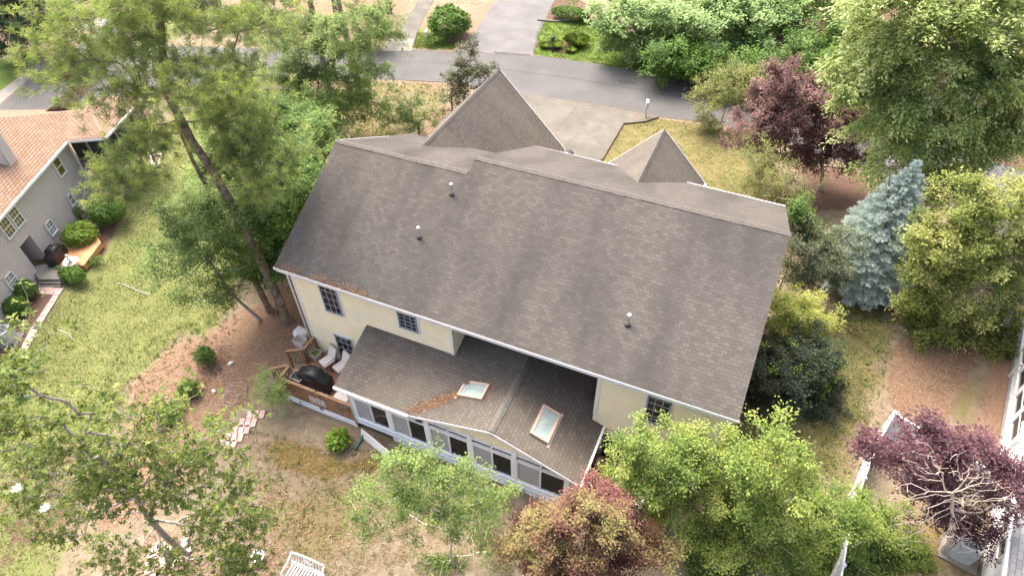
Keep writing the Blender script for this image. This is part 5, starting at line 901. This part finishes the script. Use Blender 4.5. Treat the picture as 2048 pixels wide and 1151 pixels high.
for i in range(9): st.bar(lh(6.3-i*.26, .35, 1.75-i*.19), lh(6.3-i*.26, 1.2, 1.75-i*.19), .26, .04)
for w in (.33, 1.22): st.bar(lh(6.4, w, 1.7), lh(4.0, w, .02), .05, .22); st.bar(lh(6.4, w, 2.68), lh(4.0, w, .95), .07, .05)
for w in (.33, 1.22):
    for u, z in ((6.4, 1.8), (5.2, .9), (4.0, .1)): st.bar(lh(u, w, z-.3), lh(u, w, z+.88), .07, .07)
st.build('stairs', M['greywood'], nb)
zB = lambda x, y: (x/3.597, 380+y/3.597)
# landing, steps, patio, path, beds of that house
def pad(name, px, z, h, m): return tag(MB().slab([atz(*zB(*q), z) for q in px][::-1], (0, 0, 1), h).build(name, m), kind='structure')
pad('landing', [(240, 575), (275, 640), (437, 640), (500, 548), (348, 540), (330, 530), (250, 545)], .3, .4, M['paleconcrete']); pad('step', [(272, 642), (280, 668), (436, 668), (437, 642)], .15, .3, M['paleconcrete']); pad('step', [(274, 672), (280, 692), (440, 692), (440, 672)], .03, .2, M['paleconcrete'])
pad('patio', [(345, 538), (600, 542), (640, 490), (725, 375), (640, 225), (450, 385)], .285, .35, M['orange'])
for k, qd in enumerate(([(275, 695), (330, 695), (320, 745), (285, 745)], [(332, 695), (395, 700), (380, 750), (322, 748)], [(397, 700), (458, 705), (425, 752), (383, 752)], [(380, 755), (422, 756), (395, 802), (350, 800)], [(348, 803), (393, 806), (330, 905), (285, 900)], [(283, 903), (328, 908), (275, 1000), (225, 985)], [(222, 990), (270, 1005), (225, 1090), (175, 1080)], [(172, 1085), (222, 1095), (190, 1160), (140, 1160)])): pad('paving_slab', qd, LZ+.03, .06, M['brickpink'])
pad('flower_bed', [(290, 750), (378, 755), (345, 800), (170, 1075), (120, 1160), (-40, 1200), (-40, 900), (140, 700)], LZ+.01, .05, M['mulch'])
def bcu(name, label, zb_, h, r, lf, n, leaf, base_z=LZ, group=None, lump=.06, ry=None): return bush(name, label, None, r, h, LF[lf], n, leaf, .6, group, base=atz(*zB(*zb_), base_z), lump=lump, ry=ry)
bcu('round_bush', 'clipped round bush nearer the concrete steps of the beige house', (222, 770), 1.0, .54, 'box', 3800, .07, group='clipped bushes along the beige wall', lump=.05); bcu('round_bush', 'clipped round bush between the other bush and the air conditioner', (155, 885), 1.0, .56, 'box', 3800, .07, group='clipped bushes along the beige wall', lump=.05)
bcu('round_bush', 'long low clipped bush in front of the stone fountain', (545, 645), .75, .78, 'box', 4200, .07, group='clipped bushes along the beige wall', lump=.06, ry=.5)
bcu('round_bush', 'light green loose round bush beside the black grill cover', (612, 385), 1.25, .85, 'bright', 5200, .09, group='clipped bushes along the beige wall', lump=.13); bcu('round_bush', 'tall rounded yew bush below the porch stairs', (815, 230), 1.6, .95, 'box', 6500, .09, group='clipped bushes along the beige wall', lump=.06)
bcu('low_bush', 'small sprawling ground plant at the lower end of the patio', (690, 520), .3, .42, 'ivy', 700, .07, lump=.25); bcu('leafy_shrub', 'pale variegated shrub behind the light green bush', (590, 215), .9, .3, 'sapling', 600, .08, lump=.3)
P = atz(*zB(425, 500), .29); t = thing('covered_grill', P, 'barbecue under black cover on the orange patio of the beige house', 'grill', rz=0)
draped('cover', P, LA_+1.57, [(-.62, .15, .2, .55, .4), (-.6, .24, 0, .62, .2), (-.33, .25, 0, .64, .2), (-.28, .26, 0, .86, .25), (0, .27, 0, .9, .3), (.28, .26, 0, .86, .25), (.33, .25, 0, .64, .2), (.6, .24, 0, .62, .2), (.62, .15, .2, .55, .4)], M['black'], t); MB().tube([P+LU*-.3+LW*.3+[0, 0, .6], P+LU*.3+LW*.3+[0, 0, .6]], .012, 6).build('strap', M['darkmetal'], t)
P = atz(*zB(528, 545), .29); t = thing('fountain', P, 'small grey stone tiered fountain at the patio corner', 'fountain'); MB().lathe(P, [(.2, 0), (.22, .05), (.1, .1), (.12, .2), (.36, .28), (.4, .33), (.36, .33), (.28, .29), (.06, .3)], 18).build('basin', M['stone'], t, smooth=True); MB().lathe(P, [(.06, .3), (.05, .45), (.16, .52), (.18, .56), (.15, .56), (.05, .54), (.04, .64), (.08, .7), (.07, .77), (.01, .82)], 14).build('top_bowl', M['stone'], t, smooth=True)
P = atz(*zB(443, 595), .3); t = thing('flower_pot', P, 'terracotta pot with small green plant on the concrete landing', 'flower pot'); MB().lathe(P, [(.1, 0), (.15, .22), (.17, .22), (.17, .27), (.14, .27), (.13, .2)], 14).build('pot', M['clay'], t); n = 220; u = unit(rng.normal(0, 1, (n, 3))); leaf_obj('foliage', P+[0, 0, .36]+u*[.15, .15, .12], unit(u+[0, 0, .5]), .06, .6, LF['box'], t)
def ac(P, rz, s, label):
    t = thing('air_conditioner', P, label, 'air conditioner', rz=rz); h = .8*s; MB().box(P+[0, 0, .03], (1.0*s, 1.0*s, .06), rz=rz).build('pad', M['paleconcrete'], t); Mr = rot(rz); b = MB(); k = 24; rg = []
    for z_, q_ in ((.06, .36), (h, .36), (h+.03, .34)):
        rg.append([P+Mr@np.array([math.copysign(abs(math.cos(a))**.5, math.cos(a))*q_*s, math.copysign(abs(math.sin(a))**.5, math.sin(a))*q_*s, z_]) for a in np.linspace(0, 2*math.pi, k, endpoint=False)])
    for i in range(2):
        for j in range(k): b.poly([rg[i][j], rg[i][(j+1) % k], rg[i+1][(j+1) % k], rg[i+1][j]])
    b.poly(rg[2]); b.build('casing', M['greymetal'], t); g = MB()
    for r_ in (.08, .14, .2, .26): g.tube([P+[r_*s*math.cos(a), r_*s*math.sin(a), h+.05] for a in np.linspace(0, 6.283, 25)], .008, 5, cap=False)
    for a in np.arange(0, 3.14, .523): g.bar(P+[-.28*s*math.cos(a), -.28*s*math.sin(a), h+.06], P+[.28*s*math.cos(a), .28*s*math.sin(a), h+.06], .012, .012)
    MB().lathe(P, [(.29*s, h+.031), (.29*s, h+.04), (.0, h+.045)], 20).build('fan_opening', M['darkmetal'], t); g.build('fan_grille', M['greymetal'], t)
ac(atz(*zB(70, 1085), LZ), LA_, 1.0, 'grey air conditioner against the beige wall beside clipped bushes')
cp = MB(); cp.tube([lh(-1, 3.2, -.38)]+[atz(x, y, -.44) for x, y in ((198, 566), (218, 564), (238, 566), (256, 572), (274, 580), (290, 586), (305, 588))], .013, 6); cp.v = cp.v; t = tag(cp.build('garden_line', M['pale_cord']), 'thin pale cord snaking across the left lawn', 'garden hose')
bx = MB(); P = atz(314, 322)
for a, c in (((302, 312), (324, 310)), ((324, 310), (318, 330)), ((318, 330), (305, 330)), ((305, 330), (302, 312))): bx.bar(atz(*a, GZ+.12), atz(*c, GZ+.12), .07, .2)
t = thing('raised_bed', P, 'small white edged raised bed on the lawn beyond the porch', 'garden bed'); bx.build('frame', M['white'], t); MB().poly([atz(*q, GZ+.1) for q in ((302, 312), (324, 310), (318, 330), (305, 330))]).build('soil', M['mulch'], t)

# ================================================================ THE HOUSE ON THE RIGHT, its fence
RVd = np.array([.18, .984, 0]); RO_ = np.array([-.984, .18, 0]); RB = np.array([28.92, 6.45, 0]); rh = lambda v, o, z: RB+RVd*v+RO_*o+np.array([0, 0, z])
hr = thing('right_house', rh(0, -3, GZ), 'white house with pale grey roof cut by the lower right edge', 'house'); sb = MB(); siding(sb, rh(-9, 0, 0), rh(0, 0, 0), GZ, 1.95, RO_[:2], .12); siding(sb, rh(0, .05, 0), rh(9, .05, 0), GZ, .2, RO_[:2], .12); siding(sb, rh(0, -4, 0), rh(0, .05, 0), GZ, 3.2, -RVd[:2], .12); sb.build('wall', M['white'], hr)
rb = MB(); roofpoly(rb, [rh(-9, .32, 2.05), rh(-.03, .32, 2.05), rh(-.03, -6, 4.6), rh(-9, -6, 4.6)], RVd, -RO_+[0, 0, .4]); roofpoly(rb, [rh(-.2, .3, 3.25), rh(9, .3, 3.25), rh(9, -5, 4.6), rh(-.2, -5, 4.6)], RVd, -RO_+[0, 0, .26]); rb.build('roof', M['shingle_pale'], hr)
tb = MB(); tb.bar(rh(-9, .36, 1.98), rh(-.03, .36, 1.98), .1, .11); tb.bar(rh(0, .1, .22), rh(9, .1, .22), .1, .08); tb.bar(rh(-.02, .1, GZ), rh(-.02, .1, 3.2), .12, .12); tb.bar(rh(0, .08, 1.75), rh(9, .08, 1.75), .08, .1)
for v in (1.5, 3, 4.5, 6): tb.bar(rh(v, .08, .2), rh(v, .08, 3.2), .1, .1)
tb.bar(rh(4.9, .14, GZ), rh(4.9, .14, .5), .12, .12); tb.build('trim', M['white'], hr); MB().bar(rh(0, .12, GZ+.2), rh(9, .12, GZ+.2), .04, .3).build('skirt', M['greymetal'], hr)
for v in (.75, 2.25, 3.75, 5.25): window(hr, rh(v, .04, .98), 1.25, 1.3, RVd, RO_, 0, 2, 'white', 'darkglass', 'white'); window(hr, rh(v, .04, 2.45), 1.25, 1.1, RVd, RO_, 0, 2, 'white', 'darkglass', 'white')
for v in (-3.2, -4.15, -5.1): window(hr, rh(v, 0, 1.1), .8, 1.0, RVd, RO_, 0, 2, 'white', 'darkglass', 'white')
ac(np.array([27.2, 1.62, GZ]), -.2, 1.25, 'large grey rounded air conditioner under the wine red maple')
def fence(name, pts, label, lo=-.5, hi=1.0):
    pts = [np.array([*p[:2], 0]) for p in pts]; t = thing(name, (*pts[0][:2], GZ), label, 'fence', 'white vinyl fence'); z = lambda h: np.array([0, 0, h])
    for a, c in zip(pts[:-1], pts[1:]):
        b = MB(); d = (c-a)/np.linalg.norm(c-a); n = int(np.linalg.norm(c-a)/.16)
        for i in range(n): b.bar(a+d*(i+.5)*.16+z(lo+.1), a+d*(i+.5)*.16+z(hi-.1), .025, .152, up=d)
        b.bar(a+z(hi-.06), c+z(hi-.06), .06, .14); b.bar(a+z(lo+.1), c+z(lo+.1), .06, .14); b.build('panel', M['whiteblue'], t)
    for p in pts: pb = MB(); pb.box(p+z((lo+hi)/2+.03), (.13, .13, hi-lo+.1)); pb.lathe(p, [(.1, hi+.08), (.1, hi+.1), (.01, hi+.16)], 4); pb.build('post', M['white'], t)
fence('vinyl_fence', [(24.4, 5.85), (23.85, 4.2), (23.4, 2.3), (23.05, .3), (22.9, -1.4), (22.8, -3.2)], 'white vinyl fence running down from its corner behind the green crape myrtle'); fence('vinyl_fence', [(24.5, 5.83), (26.2, 5.15), (27.8, 4.5), (28.6, 4.2)], 'white vinyl fence running from its corner to the right hand house')

# ================================================================ SMALL THINGS ABOUT THE YARD
def mailbox(px, py, label, m, h=1.05, dbl=True, rz=.3, cat='mailbox'):
    P = atz(px, py); t = thing('mailbox', P, label, cat, rz=rz); MB().box(P+[0, 0, h/2], (.1, .1, h)).build('post', m, t)
    Mr = rot(rz); b = MB(); k = 9; sec = [(-.11, 0), (.11, 0)]+[(.11*math.cos(a), .1+.11*math.sin(a)) for a in np.linspace(0, math.pi, k)]
    pts = lambda y: [P+Mr@np.array([x, y, h+z]) for x, z in sec]; A, B_ = pts(-.26), pts(.26); b.poly(A); b.poly(B_[::-1])
    for i in range(len(sec)): j = (i+1) % len(sec); b.poly([A[j], A[i], B_[i], B_[j]])
    b.build('box', m, t)
    if dbl: MB().box(P+Mr@np.array([0, .02, h-.16]), (.17, .42, .16), rz=rz).build('newspaper_box', m, t)
    MB().box(P+Mr@np.array([.13, .1, h+.12]), (.015, .04, .2), rz=rz).build('flag', m, t)
mailbox(1291, 235, 'grey mailbox on a post where the concrete driveway meets the road', M['greymetal'], 1.1); mailbox(855, 86, 'white mailbox on a post beside the far footpath', M['white'], .9, False)
P = atz(1105, 104); t = thing('lamp_post', P, 'short dark lamp post among the kerbside grasses', 'lamp'); MB().tube([P, P+[0, 0, .85]], .05, 8).build('post', M['darkmetal'], t); MB().lathe(P, [(.06, .85), (.14, .92), (.14, 1.15), (.2, 1.18), (.05, 1.32)], 8).build('lantern', M['darkmetal'], t)
P = atz(821, 204); t = thing('marker_stake', P, 'thin white marker stake on the front lawn', 'stake'); b = MB(); b.tube([P, P+[0, 0, .75]], .04, 8); b.lathe(P+[0, 0, .75], [(.05, 0), (.05, .03)], 8); b.build('stake', M['white'], t)
P = np.array([5.55, 18.9, GZ]); t = thing('round_bin', P, 'round black bin standing by the garage on the driveway', 'bin'); MB().lathe(P, [(.3, 0), (.36, 1.1), (.39, 1.1), (.39, 1.16), (.36, 1.2), (.2, 1.26), (.02, 1.28)], 20).build('body', M['black'], t); MB().tube([P+[-.36, 0, 1.0], P+[-.45, 0, 1.05], P+[-.36, 0, 1.1]], .02, 6).build('handle', M['black'], t)
# right hand deck, flower pots, table
rd = thing('deck', (15.5, -1.2, GZ), 'dark red timber deck right of the sunroom under the crape myrtle', 'deck'); b = MB(); x = 13.6
y = -2.9
while y < -.08: b.box((15.3, y, DZ-.015), (3.5, .138, .03)); y += .145
b.build('floor_boards', M['reddeck'], rd); b = MB(); b.box((15.3, -2.98, DZ-.12), (3.54, .04, .22)); b.box((17.06, -1.5, DZ-.12), (.04, 2.9, .22)); b.build('rim_board', M['paleconcrete'], rd)
P = aty(1203, 940, -.5); P[2] = DZ; P = np.array([14.05, -.62, DZ]); t = thing('flower_pot', P, 'large terracotta pot holding a pale bucket on the red deck', 'flower pot'); MB().lathe(P, [(.2, 0), (.27, .3), (.3, .3), (.3, .38), (.26, .38), (.22, .1)], 18).build('pot', M['terracotta'], t); bk = MB().lathe(P, [(.13, .12), (.17, .44), (.15, .44), (.11, .16)], 16).build('bucket', M['cushion'], t)
P = np.array([15.6, -1.7, DZ]); t = thing('patio_table', P, 'white patio table mostly hidden beneath the crape myrtle', 'table'); MB().box(P+[0, 0, .68], (.9, .7, .04)).build('table_top', M['white'], t)
for sx in (-1, 1):
    for sy in (-1, 1): MB().box(P+[sx*.38, sy*.28, .33], (.05, .05, .66)).build('leg', M['white'], t)
# white garden bench at the bottom edge
P = np.array([5.7, -8.75, GZ]); t = thing('garden_bench', P, 'white slatted garden bench at the bottom edge among fallen leaves', 'bench', rz=.05); Mr = rot(.05); q = lambda x, y, z: P+Mr@np.array([x, y, z]); b = MB()
for i in range(11): b.bar(q(-.6+i*.12, -.3, .44), q(-.6+i*.12, .24, .42), .05, .02)
b.bar(q(-.68, -.3, .42), q(.68, -.3, .42), .05, .05); b.bar(q(-.68, .24, .4), q(.68, .24, .4), .05, .05); b.build('seat', M['white'], t); b = MB(); arch = [q(x, .42, .92+.14*math.cos(x/.68*1.4)-.02) for x in np.linspace(-.68, .68, 11)]
b.tube(arch, .032, 7); b.bar(q(-.68, .28, .52), q(.68, .28, .52), .04, .04)
for i in range(11): x = -.6+i*.12; b.bar(q(x, .28, .5), q(x, .42, .9+.14*math.cos(x/.68*1.4)), .035, .02, up=(0, 1, 0))
b.tube([q(.16*math.cos(a), .36, .74+.15*math.sin(a)) for a in np.linspace(0, 6.283, 17)], .016, 6, cap=False); b.build('backrest', M['white'], t)
for sx in (-1, 1):
    b = MB(); b.tube([q(sx*.68, .42, .88), q(sx*.7, .2, .7), q(sx*.7, -.2, .68), q(sx*.69, -.34, .62)], .03, 7); b.bar(q(sx*.69, -.28, .42), q(sx*.69, -.28, .66), .04, .04); b.build('armrest', M['white'], t)
    for y in (-.28, .26): MB().bar(q(sx*.66, y, 0), q(sx*.66, y, .42), .05, .05).build('leg', M['white'], t)
P = atz(520, 1118); t = thing('garden_urn', P, 'small white scalloped garden bowl half under magnolia leaves', 'bowl'); MB().lathe(P, [(.12, 0), (.07, .05), (.08, .12), (.2, .22), (.25, .34), (.23, .34), (.17, .22), (.03, .16)], 12).build('bowl', M['white'], t, smooth=True); MB().lathe(P+[0, 0, .2], [(.18, 0), (.02, .01)], 10).build('soil', M['mulch'], t)
for i, (x, y, r, lb) in enumerate(((371, 1085, .16, 'white stone beside the magnolia trunk, nearest its foot'), (380, 1100, .13, 'white stone at the right of the magnolia foot'), (376, 1118, .11, 'small white stone below the magnolia foot by the bricks'), (352, 1123, .12, 'white stone among the pink bricks'), (462, 727, .12, 'lone pale stone on the pine straw near the mulch bed'), (428, 782, .1, 'small yellowish stone at the lower edge of the mulch bed'))):
    P = atz(x, y, GZ); u = []; b = MB(); draped('stone', P, random.random()*3, [(-r*1.2, .02, .02, .06, 1), (-r, r*.6, -.02, r*.7, 1), (-.2*r, r*.85, -.02, r, .9), (.5*r, r*.8, -.02, r*.9, 1), (r, r*.5, -.02, r*.6, 1), (r*1.2, .02, .02, .06, 1)], M['stone'], None, 10); tag(bpy.context.scene.objects[-1] if False else COL.objects[len(COL.objects)-1], lb, 'stone', 'pale stones about the yard')
wr_ = MB()
for (x, y, r, tl) in ((475, 778, .42, .0), (462, 800, .36, .4), (470, 790, .5, .2)):
    c = atz(x, y, GZ+.05); wr_.tube([c+[r*math.cos(a), r*math.sin(a)*.9, .04+tl*.25*(1+math.sin(a))] for a in np.linspace(0, 6.1, 22)], .012, 5)
tag(wr_.build('wire_hoops', M['barkgrey']), 'tangle of bent wire hoops lying on the pine straw', 'wire hoops')
tag(MB().tube([atz(709, 897, GZ+.06), atz(716, 887, GZ+.07), atz(723, 876, GZ+.1), atz(727, 868, GZ+.3)], .055, 9).build('drain_tube', M['hose'], None, smooth=True), 'dark green drain tube lying below the deck end', 'drain pipe')
P = atz(53, 798); t = thing('sprinkler_cap', P, 'small teal domed cap set in the left lawn', 'cap'); MB().lathe(P, [(.16, 0), (.17, .08), (.12, .14), (.02, .16)], 14).build('dome', M['hose'], t, smooth=True); MB().lathe(P, [(.2, 0), (.2, .03), (.17, .03)], 14).build('rim', M['greymetal'], t)
# the car glimpsed behind the willow
P = atz(1792, 262); t = thing('parked_car', P, 'white car glimpsed through the willow leaves beyond the road', 'car', rz=.5); Mr = rot(-.9); q = lambda x, y, z: P+Mr@np.array([x, y, z]); b = MB(); prof = [(-2.2, .35), (-2.25, .75), (-1.5, .92), (-.85, 1.38), (.55, 1.42), (1.35, .95), (2.1, .85), (2.25, .6), (2.2, .32)]
for sg in (-1, 1): b.poly([q(x, sg*(.86 if z < 1 else .7), z) for x, z in prof][::sg])
for (x0, z0), (x1, z1) in zip(prof, prof[1:]+prof[:1]): w0, w1 = (.86 if z0 < 1 else .7), (.86 if z1 < 1 else .7); b.poly([q(x0, -w0, z0), q(x0, w0, z0), q(x1, w1, z1), q(x1, -w1, z1)])
b.build('body', M['carwhite'], t); b = MB(); b.poly([q(-1.45, -.78, .95), q(-1.45, .78, .95), q(-.88, .66, 1.385), q(-.88, -.66, 1.385)]); b.poly([q(.6, -.66, 1.43), q(.6, .66, 1.43), q(1.3, .78, .99), q(1.3, -.78, .99)]); b.build('windscreen', M['darkglass'], t); b = MB()
for sg in (-1, 1): b.poly([q(-1.2, sg*.855, .98), q(-.8, sg*.735, 1.34), q(.5, sg*.73, 1.37), q(1.1, sg*.85, .99)])
b.build('side_window', M['darkglass'], t)
for x in (-1.4, 1.4):
    for sg in (-1, 1): wl = MB().tube([q(x, sg*.7, .32), q(x, sg*.9, .32)], .32, 16).build('wheel', M['black'], t); MB().tube([q(x, sg*.9, .32), q(x, sg*.91, .32)], .2, 12).build('rim', M['steel'], wl)

# ================================================================ GRASS BLADES, FALLEN LEAVES
def inpoly(n, px, z=GZ):
    pl = np.array(gpoly(px)); lo, hi = pl[:, :2].min(0), pl[:, :2].max(0); out = []
    while sum(map(len, out)) < n:
        p = np.concatenate([rng.uniform(lo, hi, (n*2, 2)), np.full((n*2, 1), z)], 1); out.append(p[inside(p, [tuple(v) for v in pl])])
    return np.concatenate(out)[:n]
def blades(name, n, px, m, h, wd=.022, clump=.5):
    p = inpoly(n, px, GZ-.005); k = np.sin(p[:, 0]*3.1+np.sin(p[:, 1]*2.3)*2)*np.sin(p[:, 1]*2.9+p[:, 0]); p = p[k+rng.normal(0, .6, len(p)) > -clump]; n = len(p); lz = lift(p); p[:, 2] += lz
    a = rng.uniform(0, 6.283, n); s = np.stack([np.cos(a), np.sin(a), 0*a], 1)*wd; tip = p+np.concatenate([rng.normal(0, .035, (n, 2)), (h*rng.uniform(.5, 1.3, n))[:, None]], 1)
    co_ = np.stack([p-s, p+s, tip], 1).reshape(-1, 3); tag(npmesh(name, co_, np.full(n, 3), np.arange(3*n), m, tint=np.clip(.5+.2*np.sin(p[:, 0]*1.7)*np.sin(p[:, 1]*1.3+1)+rng.normal(0, .22, n), 0, 1)), kind='stuff')
def lift(P):
    w_ = (P-LO)@LW; u_ = (P-LO)@LU; f = np.clip((4.6-w_)/3.6, 0, 1)*np.clip((9-np.abs(u_))/3, 0, 1); return .46*f*f*(3-2*f)
vz = np.empty(len(G)*3, np.float32); go.data.vertices.foreach_get('co', vz); vz = vz.reshape(-1, 3); vz[:, 2] += lift(vz.astype(float)); go.data.vertices.foreach_set('co', vz.ravel()); go.data.update()
blades('lawn_grass', 70000, [(-20, 1180), (-20, 760), (60, 668), (120, 620), (200, 560), (250, 470), (330, 250), (560, 200), (600, 330), (470, 480), (470, 600), (440, 645), (330, 700), (270, 755), (230, 850), (150, 1000), (100, 1180)], LF['blade'], .055)
blades('bright_grass', 26000, LAWN2, LF['blade2'], .07, .03); blades('verge_grass', 4000, [(826, 97), (834, 62), (900, 85), (930, 82), (905, 100), (860, 100)], LF['blade2'], .08, .03)
blades('sparse_grass', 22000, [(1680, 590), (1790, 610), (1780, 700), (1750, 830), (1700, 960), (1600, 990), (1480, 900), (1480, 820), (1620, 760)], LF['blade'], .06, .022, .05); blades('front_grass', 18000, [(1243, 250), (1310, 236), (1480, 264), (1620, 430), (1560, 470), (1210, 330)], LF['blade'], .06, .025, .25); blades('front_grass', 14000, [(735, 162), (905, 170), (880, 235), (760, 300), (560, 270), (560, 175)], LF['blade'], .07, .025, .1)
blades('back_grass', 16000, [(500, 880), (760, 900), (900, 960), (880, 1100), (700, 1160), (560, 1160)], LF['blade'], .045, .018, -.1)
def litter(name, n, px, lmin=.07, lmax=.15, m='litter'):
    p = inpoly(n, px, GZ+.02); p += np.array([1, 1, 0])*rng.normal(0, .12, p.shape); N = unit(rng.normal(0, .3, p.shape)+[0, 0, 1]); tag(leaf_obj(name, p, N, rng.uniform(lmin, lmax, len(p)), .38, LF[m]), kind='stuff')
litter('fallen_leaves', 800, [(540, 960), (620, 990), (700, 1100), (560, 1151), (470, 1180), (400, 1151), (450, 1080)]); litter('fallen_leaves', 900, [(300, 1060), (420, 1080), (560, 1100), (540, 1180), (200, 1180)], .08, .17); litter('fallen_leaves', 220, [(560, 880), (900, 990), (900, 1140), (640, 1150)], .05, .11)
litter('fallen_leaves', 500, [(270, 760), (470, 650), (620, 640), (560, 740), (420, 900), (330, 1000), (200, 1060)], .05, .1); litter('fallen_leaves', 1300, [(1480, 840), (1700, 780), (1790, 690), (1960, 700), (2010, 900), (1900, 880), (1780, 840), (1700, 960), (1600, 980)], .04, .09); litter('fallen_leaves', 420, [(1990, 720), (2048, 745), (2010, 890), (1960, 890), (1960, 800)], .05, .1)

# dry pine needles on the straw, leaves and grit along the road edges, ragged tufts on the bare yard
def straw(name, n, px):
    p = inpoly(n, px, GZ+.012); p[:, 2] += lift(p); a = rng.uniform(0, 6.283, n); d = np.stack([np.cos(a), np.sin(a), rng.normal(0, .12, n)], 1)*rng.uniform(.06, .16, (n, 1)); s_ = np.stack([-np.sin(a), np.cos(a), 0*a], 1)*.007
    tag(npmesh(name, np.stack([p-s_, p+s_, p+d+s_, p+d-s_], 1).reshape(-1, 3), np.full(n, 4), np.arange(4*n), LF['strawneedle'], tint=rng.random(n)), kind='stuff')
straw('pine_straw', 16000, [(270, 765), (330, 705), (440, 652), (520, 605), (600, 560), (640, 660), (575, 710), (500, 800), (440, 850), (420, 920), (330, 1010), (190, 1070), (250, 880)]); straw('pine_straw', 9000, [(1790, 690), (1850, 650), (1960, 700), (1890, 840), (1790, 830), (1775, 770)]); straw('dry_thatch', 3500, [(480, 850), (760, 900), (900, 960), (880, 1100), (700, 1160), (480, 1160)])
def edge(name, px, n, sp, m, lmin, lmax):
    P = gpoly(px, ZR+.012); k = rng.integers(0, len(P)-1, n); f = rng.random((n, 1)); A = np.array(P); q = A[k]*(1-f)+A[k+1]*f+rng.normal(0, sp, (n, 3))*[1, 1, 0]; tag(leaf_obj(name, q, unit(rng.normal(0, .25, q.shape)+[0, 0, 1]), rng.uniform(lmin, lmax, n), .5, LF[m]), kind='stuff')
edge('road_edge_litter', [(740, 159), (900, 167), (1040, 189), (1205, 214), (1300, 233), (1390, 244), (1500, 266)], 700, .18, 'litter', .05, .12); edge('road_edge_litter', [(745, 99), (930, 104), (1065, 109), (1180, 124), (1290, 144), (1400, 164)], 500, .2, 'litter', .05, .12); edge('driveway_litter', [(1243, 250), (1225, 285), (1203, 318)], 160, .15, 'litter', .05, .1)
def tufts(name, n, px, m, h):
    c = inpoly(n, px, GZ-.005); c[:, 2] += lift(c); k = 14; idx = np.repeat(np.arange(n), k); p = c[idx]+rng.normal(0, .05, (n*k, 3))*[1, 1, 0]; a = rng.uniform(0, 6.283, n*k); s_ = np.stack([np.cos(a), np.sin(a), 0*a], 1)*.012; tip = p+np.concatenate([rng.normal(0, .05, (n*k, 2)), h*rng.uniform(.5, 1.3, (n*k, 1))], 1)
    tag(npmesh(name, np.stack([p-s_, p+s_, tip], 1).reshape(-1, 3), np.full(n*k, 3), np.arange(3*n*k), LF[m], tint=np.clip(.45+rng.normal(0, .2, n)[idx]+rng.normal(0, .1, n*k), 0, 1)), kind='stuff')
tufts('grass_tufts', 420, [(500, 860), (760, 900), (1060, 1020), (900, 1140), (560, 1160), (430, 1000)], 'blade', .1); tufts('grass_tufts', 260, [(1500, 640), (1790, 610), (1790, 820), (1690, 980), (1480, 900)], 'blade2', .12); tufts('grass_tufts', 300, [(230, 700), (480, 600), (480, 660), (330, 760), (220, 900), (150, 1060), (120, 1000)], 'blade', .1); tufts('grass_tufts', 220, [(740, 162), (900, 170), (870, 250), (720, 290), (640, 250)], 'blade2', .14)
